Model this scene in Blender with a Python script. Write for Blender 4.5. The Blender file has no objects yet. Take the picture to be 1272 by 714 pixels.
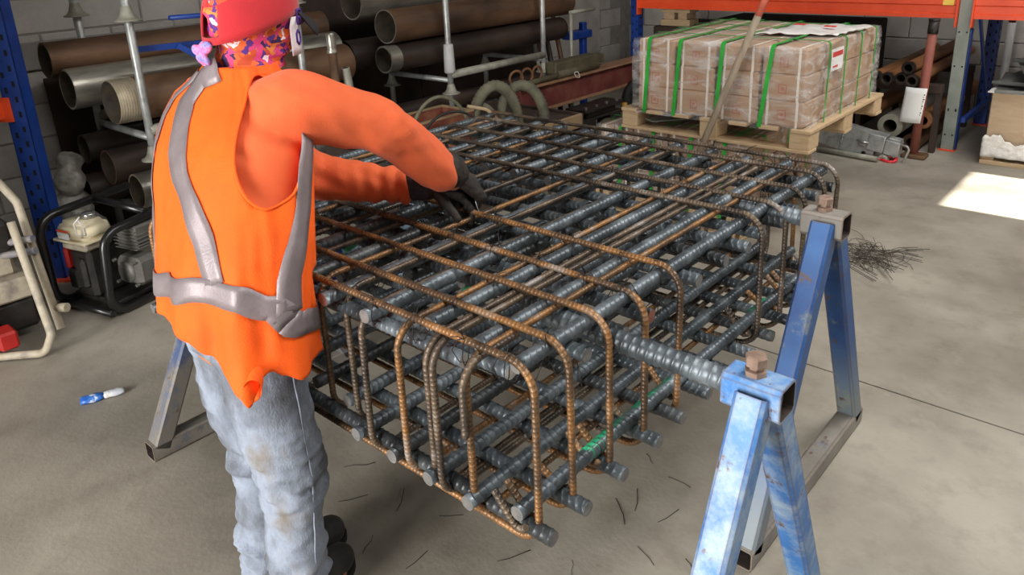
import bpy, bmesh, math, random
from mathutils import Vector, Matrix, Euler, noise as mnoise
random.seed(7)
R_ = math.radians
scene = bpy.context.scene
COL = scene.collection

# ------------------------------------------------------------------ camera
cam_d = bpy.data.cameras.new('camera')
cam = bpy.data.objects.new('camera', cam_d); COL.objects.link(cam)
cam_d.sensor_width = 36.0
cam_d.lens = 36.0 * 955 / 1272
cam_d.shift_y = -120.0 / 1272
cam_d.clip_start = 0.05
_r = Vector((0.747862617, 0.662609328, -0.040624920))
_u = Vector((-0.179953382, 0.261250458, 0.948348553))
_f = Vector((-0.638997877, 0.701923839, -0.314618241))
CAM = Vector((2.323104, -0.903707, 1.628889))
M = Matrix(((_r.x, _u.x, -_f.x, CAM.x), (_r.y, _u.y, -_f.y, CAM.y), (_r.z, _u.z, -_f.z, CAM.z), (0, 0, 0, 1)))
cam.matrix_world = M
scene.camera = cam

# ------------------------------------------------------------------ world, lights, exposure
world = bpy.data.worlds.new('world'); scene.world = world; world.use_nodes = True
bg = world.node_tree.nodes['Background']
bg.inputs['Color'].default_value = (0.80, 0.88, 1.0, 1); bg.inputs['Strength'].default_value = 0.5

def area_light(name, loc, target, sx, sy, power, color):
    d = bpy.data.lights.new(name, 'AREA'); d.shape = 'RECTANGLE'; d.size = sx; d.size_y = sy
    d.energy = power; d.color = color
    o = bpy.data.objects.new(name, d); COL.objects.link(o); o.location = loc
    o.rotation_euler = (Vector(target) - Vector(loc)).to_track_quat('-Z', 'Y').to_euler()
    return o
# daylight falling through the big open doorway behind the photographer and the roof lights over the bay
area_light('doorway_daylight', (1.0, -4.8, 1.6), (0.9, 0.6, 0.7), 2.4, 3.0, 440, (1.0, 0.97, 0.94))
area_light('roof_light_near', (2.7, 1.2, 4.4), (2.7, 1.2, 0), 1.2, 4.2, 170, (1.0, 0.98, 0.96))
area_light('roof_light_far', (3.0, 4.2, 4.4), (3.0, 4.2, 0), 1.2, 2.2, 90, (1.0, 0.98, 0.96))
sun_d = bpy.data.lights.new('sun', 'SUN'); sun_d.energy = 26.0; sun_d.angle = R_(0.6); sun_d.color = (1.0, 0.95, 0.86)
sun = bpy.data.objects.new('sun', sun_d); COL.objects.link(sun)
sun.location = (8, 4.4, 5)
sun.rotation_euler = Vector((-2.85, 0.0, -2.6)).to_track_quat('-Z', 'Y').to_euler()

vs = scene.view_settings
vs.view_transform = 'Standard'; vs.look = 'None'; vs.exposure = 0.0; vs.gamma = 1.0; vs.use_curve_mapping = False

# ------------------------------------------------------------------ materials
def _lin(c):
    c = c / 255.0
    return c / 12.92 if c <= 0.04045 else ((c + 0.055) / 1.055) ** 2.4
def rgb(r, g, b): return (_lin(r), _lin(g), _lin(b), 1)

def mat(name, cols, scale=6.0, rough=0.6, metal=0.0, bump=0.0, bscale=None, stretch=(1, 1, 1), detail=6.0, pos=None, rvar=0.0, coat=0.0):
    """noise driven colour ramp through cols, with fine relief"""
    m = bpy.data.materials.new(name); m.use_nodes = True
    nt = m.node_tree; N = nt.nodes; L = nt.links
    b = N['Principled BSDF']
    b.inputs['Roughness'].default_value = rough; b.inputs['Metallic'].default_value = metal
    if coat: b.inputs['Coat Weight'].default_value = coat
    tc = N.new('ShaderNodeTexCoord'); mp = N.new('ShaderNodeMapping'); mp.inputs['Scale'].default_value = stretch
    oi = N.new('ShaderNodeObjectInfo'); add = N.new('ShaderNodeVectorMath'); add.operation = 'ADD'
    mul = N.new('ShaderNodeMath'); mul.operation = 'MULTIPLY'; mul.inputs[1].default_value = 37.0
    L.new(oi.outputs['Random'], mul.inputs[0])
    L.new(tc.outputs['Object'], add.inputs[0]); L.new(mul.outputs[0], add.inputs[1])
    L.new(add.outputs[0], mp.inputs['Vector'])
    nz = N.new('ShaderNodeTexNoise'); nz.inputs['Scale'].default_value = scale; nz.inputs['Detail'].default_value = detail
    nz.inputs['Roughness'].default_value = 0.62
    L.new(mp.outputs[0], nz.inputs['Vector'])
    if len(cols) == 1:
        b.inputs['Base Color'].default_value = cols[0]
    else:
        cr = N.new('ShaderNodeValToRGB'); e = cr.color_ramp.elements
        n = len(cols)
        ps = pos or [0.3 + 0.4 * i / (n - 1) for i in range(n)]
        e[0].position = ps[0]; e[0].color = cols[0]; e[1].position = ps[-1]; e[1].color = cols[-1]
        for i in range(1, n - 1):
            k = e.new(ps[i]); k.color = cols[i]
        L.new(nz.outputs['Fac'], cr.inputs[0]); L.new(cr.outputs[0], b.inputs['Base Color'])
    if rvar:
        mr = N.new('ShaderNodeMapRange'); mr.inputs[1].default_value = 0.3; mr.inputs[2].default_value = 0.7
        mr.inputs[3].default_value = max(0.05, rough - rvar); mr.inputs[4].default_value = min(1, rough + rvar)
        L.new(nz.outputs['Fac'], mr.inputs[0]); L.new(mr.outputs[0], b.inputs['Roughness'])
    if bump:
        n2 = N.new('ShaderNodeTexNoise'); n2.inputs['Scale'].default_value = bscale or scale * 6; n2.inputs['Detail'].default_value = 4
        L.new(mp.outputs[0], n2.inputs['Vector'])
        bp = N.new('ShaderNodeBump'); bp.inputs['Strength'].default_value = bump; bp.inputs['Distance'].default_value = 0.01
        L.new(n2.outputs['Fac'], bp.inputs['Height']); L.new(bp.outputs[0], b.inputs['Normal'])
    return m

MT = {}
MT['bar'] = mat('grey_steel_bar', [rgb(46, 50, 53), rgb(84, 92, 97), rgb(134, 144, 150)], 9, 0.38, 0.35, 0.12, 90, rvar=0.12)
MT['bar_dark'] = mat('dark_steel_bar', [rgb(34, 36, 37), rgb(60, 63, 65), rgb(100, 105, 107)], 9, 0.42, 0.35, 0.12, 90, rvar=0.12)
MT['bar_green'] = mat('green_marked_bar', [rgb(74, 84, 84), rgb(34, 100, 74), rgb(34, 130, 92), rgb(56, 172, 122)], 9, 0.42, 0.2, 0.1, 90, pos=[0.36, 0.43, 0.52, 0.62])
MT['cut'] = mat('saw_cut_steel', [rgb(160, 155, 148), rgb(215, 210, 200)], 40, 0.45, 0.3)
MT['cut_grey'] = mat('dull_cut_steel', [rgb(92, 92, 92), rgb(138, 136, 132)], 40, 0.5, 0.3)
MT['cut_rust'] = mat('rusted_cut_steel', [rgb(110, 60, 48), rgb(140, 92, 76)], 40, 0.7, 0.1)
MT['rust_a'] = mat('orange_rusted_hoop', [rgb(58, 48, 42), rgb(100, 78, 56), rgb(148, 106, 62), rgb(150, 138, 126)], 7, 0.42, 0.35, 0.2, 120, pos=[0.3, 0.45, 0.57, 0.68], rvar=.12)
MT['rust_b'] = mat('brown_rusted_hoop', [rgb(52, 46, 42), rgb(84, 73, 63), rgb(110, 94, 76), rgb(150, 144, 138)], 7, 0.42, 0.4, 0.2, 120, pos=[0.3, 0.45, 0.57, 0.68], rvar=.12)
MT['wire'] = mat('black_tie_wire', [rgb(28, 27, 27), rgb(52, 47, 43)], 30, 0.6, 0.5)

# ------------------------------------------------------------------ mesh helpers
class MB:
    def __init__(s): s.v = []; s.f = []; s.sm = []; s.mi = []
    def _add(s, vs, fs, smooth=False, mi=0, xf=None):
        o = len(s.v)
        for p in vs:
            p = Vector(p)
            s.v.append(xf @ p if xf else p)
        for f in fs:
            s.f.append([i + o for i in f]); s.sm.append(smooth); s.mi.append(mi)
        return s
    def box(s, x0, x1, y0, y1, z0, z1, mi=0, xf=None):
        vs = [(x, y, z) for x in (x0, x1) for y in (y0, y1) for z in (z0, z1)]
        return s._add(vs, [(0, 1, 3, 2), (4, 6, 7, 5), (0, 4, 5, 1), (2, 3, 7, 6), (0, 2, 6, 4), (1, 5, 7, 3)], False, mi, xf)
    def bbox(s, x0, x1, y0, y1, z0, z1, b=0.006, mi=0, xf=None, seg=1):
        """box with chamfered edges"""
        bm = bmesh.new()
        bmesh.ops.create_cube(bm, size=1)
        for v in bm.verts:
            v.co = Vector(((x0 + x1) / 2 + v.co.x * (x1 - x0), (y0 + y1) / 2 + v.co.y * (y1 - y0), (z0 + z1) / 2 + v.co.z * (z1 - z0)))
        bmesh.ops.bevel(bm, geom=list(bm.edges) + list(bm.verts), offset=b, segments=seg, affect='EDGES', profile=0.5)
        bm.verts.index_update()
        vs = [v.co.copy() for v in bm.verts]; fs = [[v.index for v in f.verts] for f in bm.faces]
        bm.free()
        return s._add(vs, fs, seg > 1, mi, xf)
    def beam(s, a, b, w, h, up=(0, 0, 1), mi=0, bev=0.0):
        """rectangular bar from a to b: w sideways, h along up"""
        a = Vector(a); b = Vector(b); d = (b - a); L = d.length; d.normalize()
        side = d.cross(Vector(up)); side.normalize(); u2 = side.cross(d)
        xf = Matrix(((d.x, side.x, u2.x, a.x), (d.y, side.y, u2.y, a.y), (d.z, side.z, u2.z, a.z), (0, 0, 0, 1)))
        if bev: return s.bbox(0, L, -w / 2, w / 2, -h / 2, h / 2, bev, mi, xf)
        return s.box(0, L, -w / 2, w / 2, -h / 2, h / 2, mi, xf)
    def tube(s, pts, r, seg=8, caps=True, mi=0, rad=None, closed=False, capmi=None):
        pts = [Vector(p) for p in pts]; n = len(pts)
        T = []
        for i in range(n):
            if closed: t = pts[(i + 1) % n] - pts[i - 1]
            else: t = pts[min(i + 1, n - 1)] - pts[max(i - 1, 0)]
            if t.length < 1e-9: t = Vector((0, 0, 1))
            T.append(t.normalized())
        up = Vector((0, 0, 1)) if abs(T[0].z) < 0.9 else Vector((1, 0, 0))
        nrm = (up - T[0] * up.dot(T[0])).normalized()
        vs = []
        for i in range(n):
            nrm = nrm - T[i] * nrm.dot(T[i])
            nrm.normalize()
            bn = T[i].cross(nrm)
            rr = rad[i] if rad else r
            for k in range(seg):
                a = 2 * math.pi * k / seg
                vs.append(pts[i] + (nrm * math.cos(a) + bn * math.sin(a)) * rr)
        fs = []
        for i in range(n if closed else n - 1):
            j = (i + 1) % n
            for k in range(seg):
                fs.append((i * seg + k, i * seg + (k + 1) % seg, j * seg + (k + 1) % seg, j * seg + k))
        s._add(vs, fs, True, mi)
        if caps and not closed:
            o = len(s.v) - len(vs); cm = mi if capmi is None else capmi
            s.f.append([o + k for k in range(seg)][::-1]); s.sm.append(False); s.mi.append(cm)
            o2 = o + (n - 1) * seg
            s.f.append([o2 + k for k in range(seg)]); s.sm.append(False); s.mi.append(cm)
        return s
    def lathe(s, prof, seg=24, mi=0, xf=None, smooth=True, close=False):
        """profile of (radius, z) pairs turned about z"""
        vs = []; fs = []
        for (r, z) in prof:
            for k in range(seg):
                a = 2 * math.pi * k / seg; vs.append((r * math.cos(a), r * math.sin(a), z))
        n = len(prof)
        for i in range(n if close else n - 1):
            j = (i + 1) % n
            for k in range(seg):
                fs.append((i * seg + k, i * seg + (k + 1) % seg, j * seg + (k + 1) % seg, j * seg + k))
        return s._add(vs, fs, smooth, mi, xf)
    def pipe(s, a, b, ro, ri, seg=28, mi=0, inner=1, rimmi=None):
        """hollow pipe with open ends"""
        a = Vector(a); b = Vector(b); d = b - a; L = d.length
        xf = Matrix.Translation(a) @ d.to_track_quat('Z', 'Y').to_matrix().to_4x4()
        s.lathe([(ro, 0), (ro, L)], seg, mi, xf); s.lathe([(ri, L), (ri, 0)], seg, inner, xf)
        rm = mi if rimmi is None else rimmi
        s.lathe([(ri, 0), (ro, 0)], seg, rm, xf, False); s.lathe([(ro, L), (ri, L)], seg, rm, xf, False)
        return s
    def build(s, name, m=None, parent=None, loc=None, rot=None):
        me = bpy.data.meshes.new(name)
        off = Vector((0, 0, 0))
        if parent is not None:
            p = parent
            while p is not None: off += p.location; p = p.parent
        me.from_pydata([tuple(v - off) for v in s.v] if loc is None else [tuple(v) for v in s.v], [], s.f)
        me.polygons.foreach_set('use_smooth', s.sm)
        ms = m if isinstance(m, (list, tuple)) else [m]
        for x in ms: me.materials.append(x)
        if len(ms) > 1: me.polygons.foreach_set('material_index', s.mi)
        me.update()
        o = bpy.data.objects.new(name, me); COL.objects.link(o)
        if parent is not None: o.parent = parent
        if loc is not None: o.location = Vector(loc) - off
        if rot is not None: o.rotation_euler = rot
        return o

def tag(o, label=None, cat=None, group=None, kind=None):
    if label: o['label'] = label
    if cat: o['category'] = cat
    if group: o['group'] = group
    if kind: o['kind'] = kind
    return o
def thing(name, label, cat, loc, group=None):
    o = bpy.data.objects.new(name, None); COL.objects.link(o); o.location = loc; o.empty_display_size = 0.1
    return tag(o, label, cat, group)
def struct(name, mb, m): return tag(mb.build(name, m), kind='structure')
def dup(src, parent=None, loc=None, rot=None, m=None, name=None):
    c = src.copy(); COL.objects.link(c)
    if parent is not None: c.parent = parent
    if loc is not None:
        off = Vector((0, 0, 0)); p = c.parent
        while p is not None: off += p.location; p = p.parent
        c.location = Vector(loc) - off
    if rot is not None: c.rotation_euler = rot
    if m is not None:
        c.material_slots[0].link = 'OBJECT'; c.material_slots[0].material = m
    return c
def copy_tree(o, loc, label=None, group=None):
    """a copy of a thing with its parts and sub-parts"""
    def rec(src, par):
        c = src.copy(); COL.objects.link(c)
        if par is not None: c.parent = par
        for ch in [x for x in CH.get(src.name, [])]: rec(ch, c)
        return c
    CH = {}
    for x in bpy.data.objects:
        if x.parent: CH.setdefault(x.parent.name, []).append(x)
    c = rec(o, None); c.location = loc
    if label: c['label'] = label
    if group: c['group'] = group
    return c
def fillet(pts, r, n=6, closed=False):
    """round the corners of a polyline"""
    pts = [Vector(p) for p in pts]; out = []; N = len(pts)
    for i in range(N):
        if not closed and i in (0, N - 1): out.append(pts[i]); continue
        p0, p1, p2 = pts[i - 1], pts[i], pts[(i + 1) % N]
        d0 = (p0 - p1); d1 = (p2 - p1)
        rr = min(r, d0.length * 0.49, d1.length * 0.49)
        d0.normalize(); d1.normalize()
        ang = d0.angle(d1)
        if ang > 3.10: out.append(p1); continue
        t = min(rr / math.tan(ang / 2), (p0 - p1).length * 0.49, (p2 - p1).length * 0.49)
        r2 = t * math.tan(ang / 2)
        c = p1 + (d0 + d1).normalized() * (r2 / math.sin(ang / 2))
        a = p1 + d0 * t - c; b = p1 + d1 * t - c
        for k in range(n + 1):
            out.append(c + a.slerp(b, k / n).normalized() * r2 if (a.length > 0 and b.length > 0) else p1)
    return out
def resample(pts, step, closed=False):
    pts = [Vector(p) for p in pts]
    if closed: pts = pts + [pts[0]]
    out = [pts[0].copy()]; acc = 0.0
    for i in range(len(pts) - 1):
        a, b = pts[i], pts[i + 1]; L = (b - a).length
        if L < 1e-9: continue
        t = step - acc
        while t <= L:
            out.append(a.lerp(b, t / L)); t += step
        acc = (acc + L) % step
    return out
def ribbed(path, r, pitch, h, seg=10, closed=False, cap=(0, 1), tilt=0.5):
    """deformed reinforcing bar along a path: flat core with narrow slanted ribs"""
    fine = resample(path, pitch / 10.0, closed)
    base = []; rad = []
    n0 = len(fine) - (len(fine) % 10 if closed else 0)
    for i in range(n0):
        k = i % 10
        if k in (0, 6, 8) or (not closed and i == n0 - 1): base.append(fine[i]); rad.append(r)
        elif k == 7: base.append(fine[i]); rad.append(r * (1 + h))
    mb = MB()
    mb.tube(base, r, seg, True, 0, rad, closed, 1)
    n = len(base)
    for i in range(n):
        if closed: t = (base[(i + 1) % n] - base[i - 1]).normalized()
        else: t = (base[min(i + 1, n - 1)] - base[max(i - 1, 0)]).normalized()
        if not closed and (i < 2 or i > n - 3): continue
        for k in range(seg):
            a = 2 * math.pi * k / seg
            mb.v[i * seg + k] += t * (pitch * tilt * math.sin(2 * a) * 0.5)
    return mb
# ------------------------------------------------------------------ the room
def concrete(name, cols, s=1.2):
    m = mat(name, cols, s, 0.55, 0, 0.12, 60, detail=9, rvar=0.15)
    return m
def floor_mat():
    m = bpy.data.materials.new('worn_concrete_floor'); m.use_nodes = True
    nt = m.node_tree; N = nt.nodes; L = nt.links; b = N['Principled BSDF']
    tc = N.new('ShaderNodeTexCoord')
    def nz(sc, det, ro=0.6):
        n = N.new('ShaderNodeTexNoise'); n.inputs['Scale'].default_value = sc; n.inputs['Detail'].default_value = det
        n.inputs['Roughness'].default_value = ro; L.new(tc.outputs['Object'], n.inputs['Vector']); return n
    a = nz(1.1, 8); c = nz(7, 8, 0.7); d = nz(60, 3)
    cr = N.new('ShaderNodeValToRGB'); e = cr.color_ramp.elements
    e[0].position = 0.34; e[0].color = rgb(122, 116, 105); e[1].position = 0.66; e[1].color = rgb(170, 163, 149)
    L.new(a.outputs['Fac'], cr.inputs[0])
    cr2 = N.new('ShaderNodeValToRGB'); e = cr2.color_ramp.elements
    e[0].position = 0.30; e[0].color = (0.55, 0.53, 0.5, 1); e[1].position = 0.5; e[1].color = (1, 1, 1, 1)
    L.new(c.outputs['Fac'], cr2.inputs[0])
    mx = N.new('ShaderNodeMix'); mx.data_type = 'RGBA'; mx.blend_type = 'MULTIPLY'; mx.inputs[0].default_value = 0.45
    L.new(cr.outputs[0], mx.inputs[6]); L.new(cr2.outputs[0], mx.inputs[7])
    # pale scuffs
    cr3 = N.new('ShaderNodeValToRGB'); e = cr3.color_ramp.elements
    e[0].position = 0.60; e[0].color = (0, 0, 0, 1); e[1].position = 0.78; e[1].color = (1, 1, 1, 1)
    f = nz(3.1, 9, 0.75); L.new(f.outputs['Fac'], cr3.inputs[0])
    mx2 = N.new('ShaderNodeMix'); mx2.data_type = 'RGBA'; mx2.inputs[7].default_value = rgb(196, 190, 176)
    ml = N.new('ShaderNodeMath'); ml.operation = 'MULTIPLY'; ml.inputs[1].default_value = 0.5
    L.new(cr3.outputs[0], ml.inputs[0]); L.new(ml.outputs[0], mx2.inputs[0]); L.new(mx.outputs[2], mx2.inputs[6])
    L.new(mx2.outputs[2], b.inputs['Base Color'])
    mr = N.new('ShaderNodeMapRange'); mr.inputs[1].default_value = 0.3; mr.inputs[2].default_value = 0.7
    mr.inputs[3].default_value = 0.36; mr.inputs[4].default_value = 0.62
    L.new(a.outputs['Fac'], mr.inputs[0]); L.new(mr.outputs[0], b.inputs['Roughness'])
    bp = N.new('ShaderNodeBump'); bp.inputs['Strength'].default_value = 0.12; bp.inputs['Distance'].default_value = 0.01
    L.new(d.outputs['Fac'], bp.inputs['Height']); L.new(bp.outputs[0], b.inputs['Normal'])
    return m
MT['floor'] = floor_mat()
XL, XR, YB, YF, ZC = -2.75, 4.2, 6.75, -5.0, 4.6
JY = 1.785
mb = MB()
mb.box(XL - .2, XR + 1.5, YF - 1, JY - .004, -0.12, 0); mb.box(XL - .2, XR + 1.5, JY + .004, YB + .2, -0.12, 0)
mb.box(XL - .2, XR + 1.5, YF - 1, YB + .2, -0.2, -0.012)
struct('floor', mb, MT['floor'])

MT['mortar'] = mat('grey_mortar', [rgb(120, 116, 110), rgb(142, 138, 132)], 10, 0.9)
MT['block'] = mat('painted_concrete_block', [rgb(146, 140, 132), rgb(168, 163, 156), rgb(178, 174, 168)], 3, 0.8, 0, 0.2, 50)
MT['ceil'] = mat('ceiling_sheet', [rgb(96, 96, 96), rgb(112, 112, 112)], 3, 0.8)
MT['wall_plain'] = mat('painted_wall', [rgb(118, 114, 110), rgb(138, 134, 128)], 3, 0.85)
wl = struct('wall_left', MB().box(XL - .2, XL - .006, YF, YB + .2, 0, ZC), MT['mortar'])
wb = struct('wall_back', MB().box(XL - .2, XR + .2, YB + .006, YB + .2, 0, ZC), MT['mortar'])
blk = None
for r in range(9):
    for k in range(20):
        y0 = -0.35 + k * 0.40 + (0.2 if r % 2 else 0)
        if y0 + .4 > YB or y0 < -.5: continue
        if blk is None:
            blk = MB().bbox(-0.02, 0, -.195, .195, -.095, .095, .005).build('block', MT['block'], wl, loc=(XL, y0 + .2, r * .2 + .1))
        else: dup(blk, wl, (XL + random.uniform(0, .0015), y0 + .2, r * .2 + .1))
blk2 = None
for r in range(8):
    for k in range(18):
        x0 = -2.5 + k * 0.40 + (0.2 if r % 2 else 0)
        if x0 > 3.4: continue
        if blk2 is None:
            blk2 = MB().bbox(-.195, .195, 0, .02, -.095, .095, .005).build('block', MT['block'], wb, loc=(x0, YB, r * .2 + .1))
        else: dup(blk2, wb, (x0, YB - random.uniform(0, .0015), r * .2 + .1))
struct('trim_1', MB().bbox(XL + .001, XL + .03, -0.4, 2.4, 1.0, 1.16, .006), MT['wall_plain'])
# pilaster on the left wall between the pipe racks and the pallet racking
mb = MB().bbox(XL + .001, XL + .16, 5.5, 6.02, 0, ZC, .01)
struct('trim_2', mb, MT['block'])
# right wall with its open door, ceiling
mb = MB()
DY0, DY1, DZ = 3.99, 4.80, 2.764
mb.box(XR, XR + .15, YF, DY0, 0, ZC); mb.box(XR, XR + .15, DY1, YB + .2, 0, ZC); mb.box(XR, XR + .15, DY0, DY1, DZ, ZC)
struct('wall_right', mb, MT['wall_plain'])
struct('ceiling', MB().box(XL - .2, XR + .2, YF, YB + .2, ZC, ZC + .1), MT['ceil'])
mb = MB(); mb.box(XL - .2, -1.05, YF - .15, YF, 0, ZC); mb.box(2.7, XR + .2, YF - .15, YF, 0, ZC); mb.box(-1.05, 2.7, YF - .15, YF, 3.8, ZC)
struct('wall_front', mb, MT['wall_plain'])

struct('wall_shade_blocker', MB().box(-1.35, -1.22, YF, -.78, 0, ZC), MT['wall_plain'])  # unseen wall added to keep doorway light off the left side

# ------------------------------------------------------------------ the reinforcement cage
CW, ZT, ZB = 1.53, 0.893, 0.500
cage = thing('rebar_cage', 'large rusty steel reinforcing cage of ribbed bars lying across blue trestles', 'rebar cage', (0.765, 0.76, 0.5))
RA, RB = 0.0076, 0.0158
HA_Y = [0.0, 0.112, 0.243, 0.374, 0.392, 0.525, 0.955, 1.105, 1.252, 1.41, 1.52]
# outer hoops across (plane along x)
def hoop_path(L, H, r=0.06):
    return fillet([(0, 0, H), (L, 0, H), (L, 0, 0), (0, 0, 0)], r, 7, True)
ph = hoop_path(CW, ZT - ZB)
# start mid bottom so that the seam is hidden
hoopA = ribbed(ph, RA, 0.0105, 0.12, 8, True, tilt=0.35)
hA = None
for i, y in enumerate(HA_Y):
    m = MT['rust_a'] if i in (0, 1, 2, 3, 5) else MT['rust_b']
    rot = (R_(random.uniform(-1.2, 1.2)), R_(random.uniform(-.25, .25)), R_(random.uniform(-.35, .35)))
    if hA is None: hA = hoopA.build('cross_hoop', m, cage, loc=(0, y, ZB), rot=rot)
    else: o = dup(hA, cage, (random.uniform(-.006, .006), y, ZB + random.uniform(-.004, .002)), rot, m)
    if i == 0: o = hA
    o.scale = (1, 1, 1)
    if i < 4:
        k = (.974, .98, .986, .992)[i]; o.scale = (k, 1, 1); o.location.x += CW * (1 - k)
# hooked tail of each hoop, turned in at the bottom corner
tail = None
for i, y in enumerate(HA_Y):
    if i == 4: continue
    for sgn in ((1,) if i % 2 else (1, -1)):
        if tail is None:
            p = fillet([(0, 0, .10), (0, 0, 0.0), (-.085, 0, .085)], .03, 5)
            tail = ribbed(p[2:], RA, 0.0105, 0.12, 8, False).build('hook_tail', MT['rust_a'], cage, loc=(CW - .012, y + .02, ZB + .012))
        else:
            dup(tail, cage, (CW - .012, y + sgn * .02, ZB + .012), (0, R_(random.uniform(-8, 8)), R_(random.uniform(-12, 12))), MT['rust_a'] if i % 3 else MT['rust_b'])
# inner hoops along the cage (plane along y)
HB_X = [0.055, 0.18, 0.33, 0.455, 0.60, 0.73, 0.865, 0.965, 1.07, 1.195, 1.283, 1.305, 1.40]
CL = 1.56
ph = fillet([(0, 0, ZT - ZB - .035), (0, CL, ZT - ZB - .035), (0, CL, 0), (0, 0, 0)], .055, 7, True)
hoopB = ribbed(ph, RA, 0.0105, 0.12, 8, True, tilt=0.35)
hB = None
for i, x in enumerate(HB_X):
    m = MT['rust_a'] if i % 3 == 0 else MT['rust_b']
    rot = (R_(random.uniform(-.2, .2)), R_(random.uniform(-1.2, 1.2)), R_(random.uniform(-.3, .3)))
    if hB is None: hB = hoopB.build('long_hoop', m, cage, loc=(x, -.035, ZB + .02), rot=rot)
    else: o = dup(hB, cage, (x, -.035 + random.uniform(-.004, .004), ZB + .02), rot, m)
    if i: o.scale = (1, 1, 1)
    if .3 < x < 1.0: o.location.y += .042; o.scale = (1, .971, 1)
# free end of the overlapping long hoop hanging down beside its leg
p = fillet([(0, .16, .353), (0, 0, .353), (0, 0, .20)], .055, 7)
ribbed(p, RA, 0.0105, 0.12, 8, False).build('hoop_end', [MT['rust_b'], MT['cut']], cage, loc=(1.40, -.052, ZB + .02))

# thick straight bars
def bar_mesh(L, seg=12): return ribbed([(0, 0, 0), (L, 0, 0)], RB, 0.0175, 0.08, seg, False, tilt=0.5)
bars = {}
def put_bar(name, a, axis, L, m, end='cut_grey', dz=0.0):
    """a straight ribbed bar of length L from a along x or y"""
    key = round(L, 2)
    rot = (random.uniform(0, 6.28), R_(random.uniform(-.2, .2)), (0 if axis == 'x' else math.pi / 2) + R_(random.uniform(-.3, .3)))
    if key not in bars:
        o = bar_mesh(key).build(name, [m, MT[end]], cage, loc=a, rot=rot); bars[key] = o
        o.material_slots[1].link = 'OBJECT'; o.material_slots[1].material = MT[end]
        o.material_slots[0].link = 'OBJECT'; o.material_slots[0].material = m
    else:
        o = dup(bars[key], cage, a, rot); o.name = name
        for k, mm in ((0, m), (1, MT[end])):
            o.material_slots[k].link = 'OBJECT'; o.material_slots[k].material = mm
    return o
ZBT, ZAT, ZBB, ZAB = 0.870, 0.838, 0.572, 0.540
D, N_ = MT['bar'], MT['bar_dark']
BX = [0.0, .13, .28, .40, .535, .665, .81, .945, 1.085, 1.22, 1.362, 1.475]
for i, x in enumerate(BX):
    y0 = -.045 + random.uniform(-.01, .015)
    if .5 < x < .9:          # cut for the opening the fixer is closing
        put_bar('long_bar', (x, 0.01, ZBT), 'y', .56, D if i % 2 else N_)
        put_bar('long_bar', (x, .93, ZBT), 'y', .62, D)
    else:
        put_bar('long_bar', (x, (.10 if i == 0 else (.01 if .3 < x < .5 else .032 if x > 1.15 else max(y0, -.06))) if i < 11 else .018, ZBT), 'y', (1.45 if i == 0 else 1.49 if x > 1.15 else 1.54 if .3 < x < .5 else 1.58) if i < 11 else 1.52, D, {7: 'cut_rust'}.get(i, 'cut_grey'))
AY = [-.005, .05, .165, .29, .39, .62, .745, .86, .965, 1.09, 1.21, 1.34, 1.47]
for i, y in enumerate(AY):
    if i == 0: put_bar('cross_bar', (0.05, .014, ZAT), 'x', 1.295, D, 'cut')
    elif i == 1: put_bar('cross_bar', (0.05, y, ZAT - .008), 'x', 1.39, D, 'cut')
    else: put_bar('cross_bar', ((.015 if y < .4 else -.03) + random.uniform(-.01, .01), y, ZAT), 'x', 1.52 if y < .4 else 1.565, N_ if i % 3 == 0 else D, 'cut_rust' if i == 4 else 'cut_grey')
# bottom mat
for i, y in enumerate([0.0, .115, .25, .375, .49, .61, .73, .86, .985, 1.10, 1.23, 1.36, 1.49]):
    put_bar('cross_bar', (.01 if y < .4 else -.03, y, ZAB), 'x', 1.56 if y < .4 else 1.6, D if i % 4 else N_)
for i, x in enumerate([.02, .14, .28, .41, .54, .66, .79, .92, 1.045, 1.17, 1.285, 1.40]):
    put_bar('long_bar', (x, -.06 if not .3 < x < 1.0 else .01, ZBB), 'y', 1.58 if not .3 < x < 1.0 else 1.51, D if i % 3 else N_)
put_bar('long_bar', (1.495, -.02, ZBB), 'y', 1.5, D)
for a, L in ((.20, .36), (1.0, .10)):
    o = ribbed([(1.495, a, ZBB), (1.495, a + L, ZBB)], RB + .0007, .0175, .08, 12, False).build('paint_mark', MT['bar_green'], cage); o['label'] = 'green painted stretch of bar'
# short lap bars under the top mat
for (x, y, L, a) in [(1.02, .32, .42, 'y'), (.88, .26, .42, 'y'), (.74, .15, .42, 'y'), (.45, .62, .58, 'x'), (.50, .90, .42, 'x'), (.95, .55, .42, 'y'), (.33, .30, .42, 'y'), (.20, .4, .42, 'y')]:
    put_bar('lap_bar', (x, y, ZAT - .040), a, L, N_)
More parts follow.
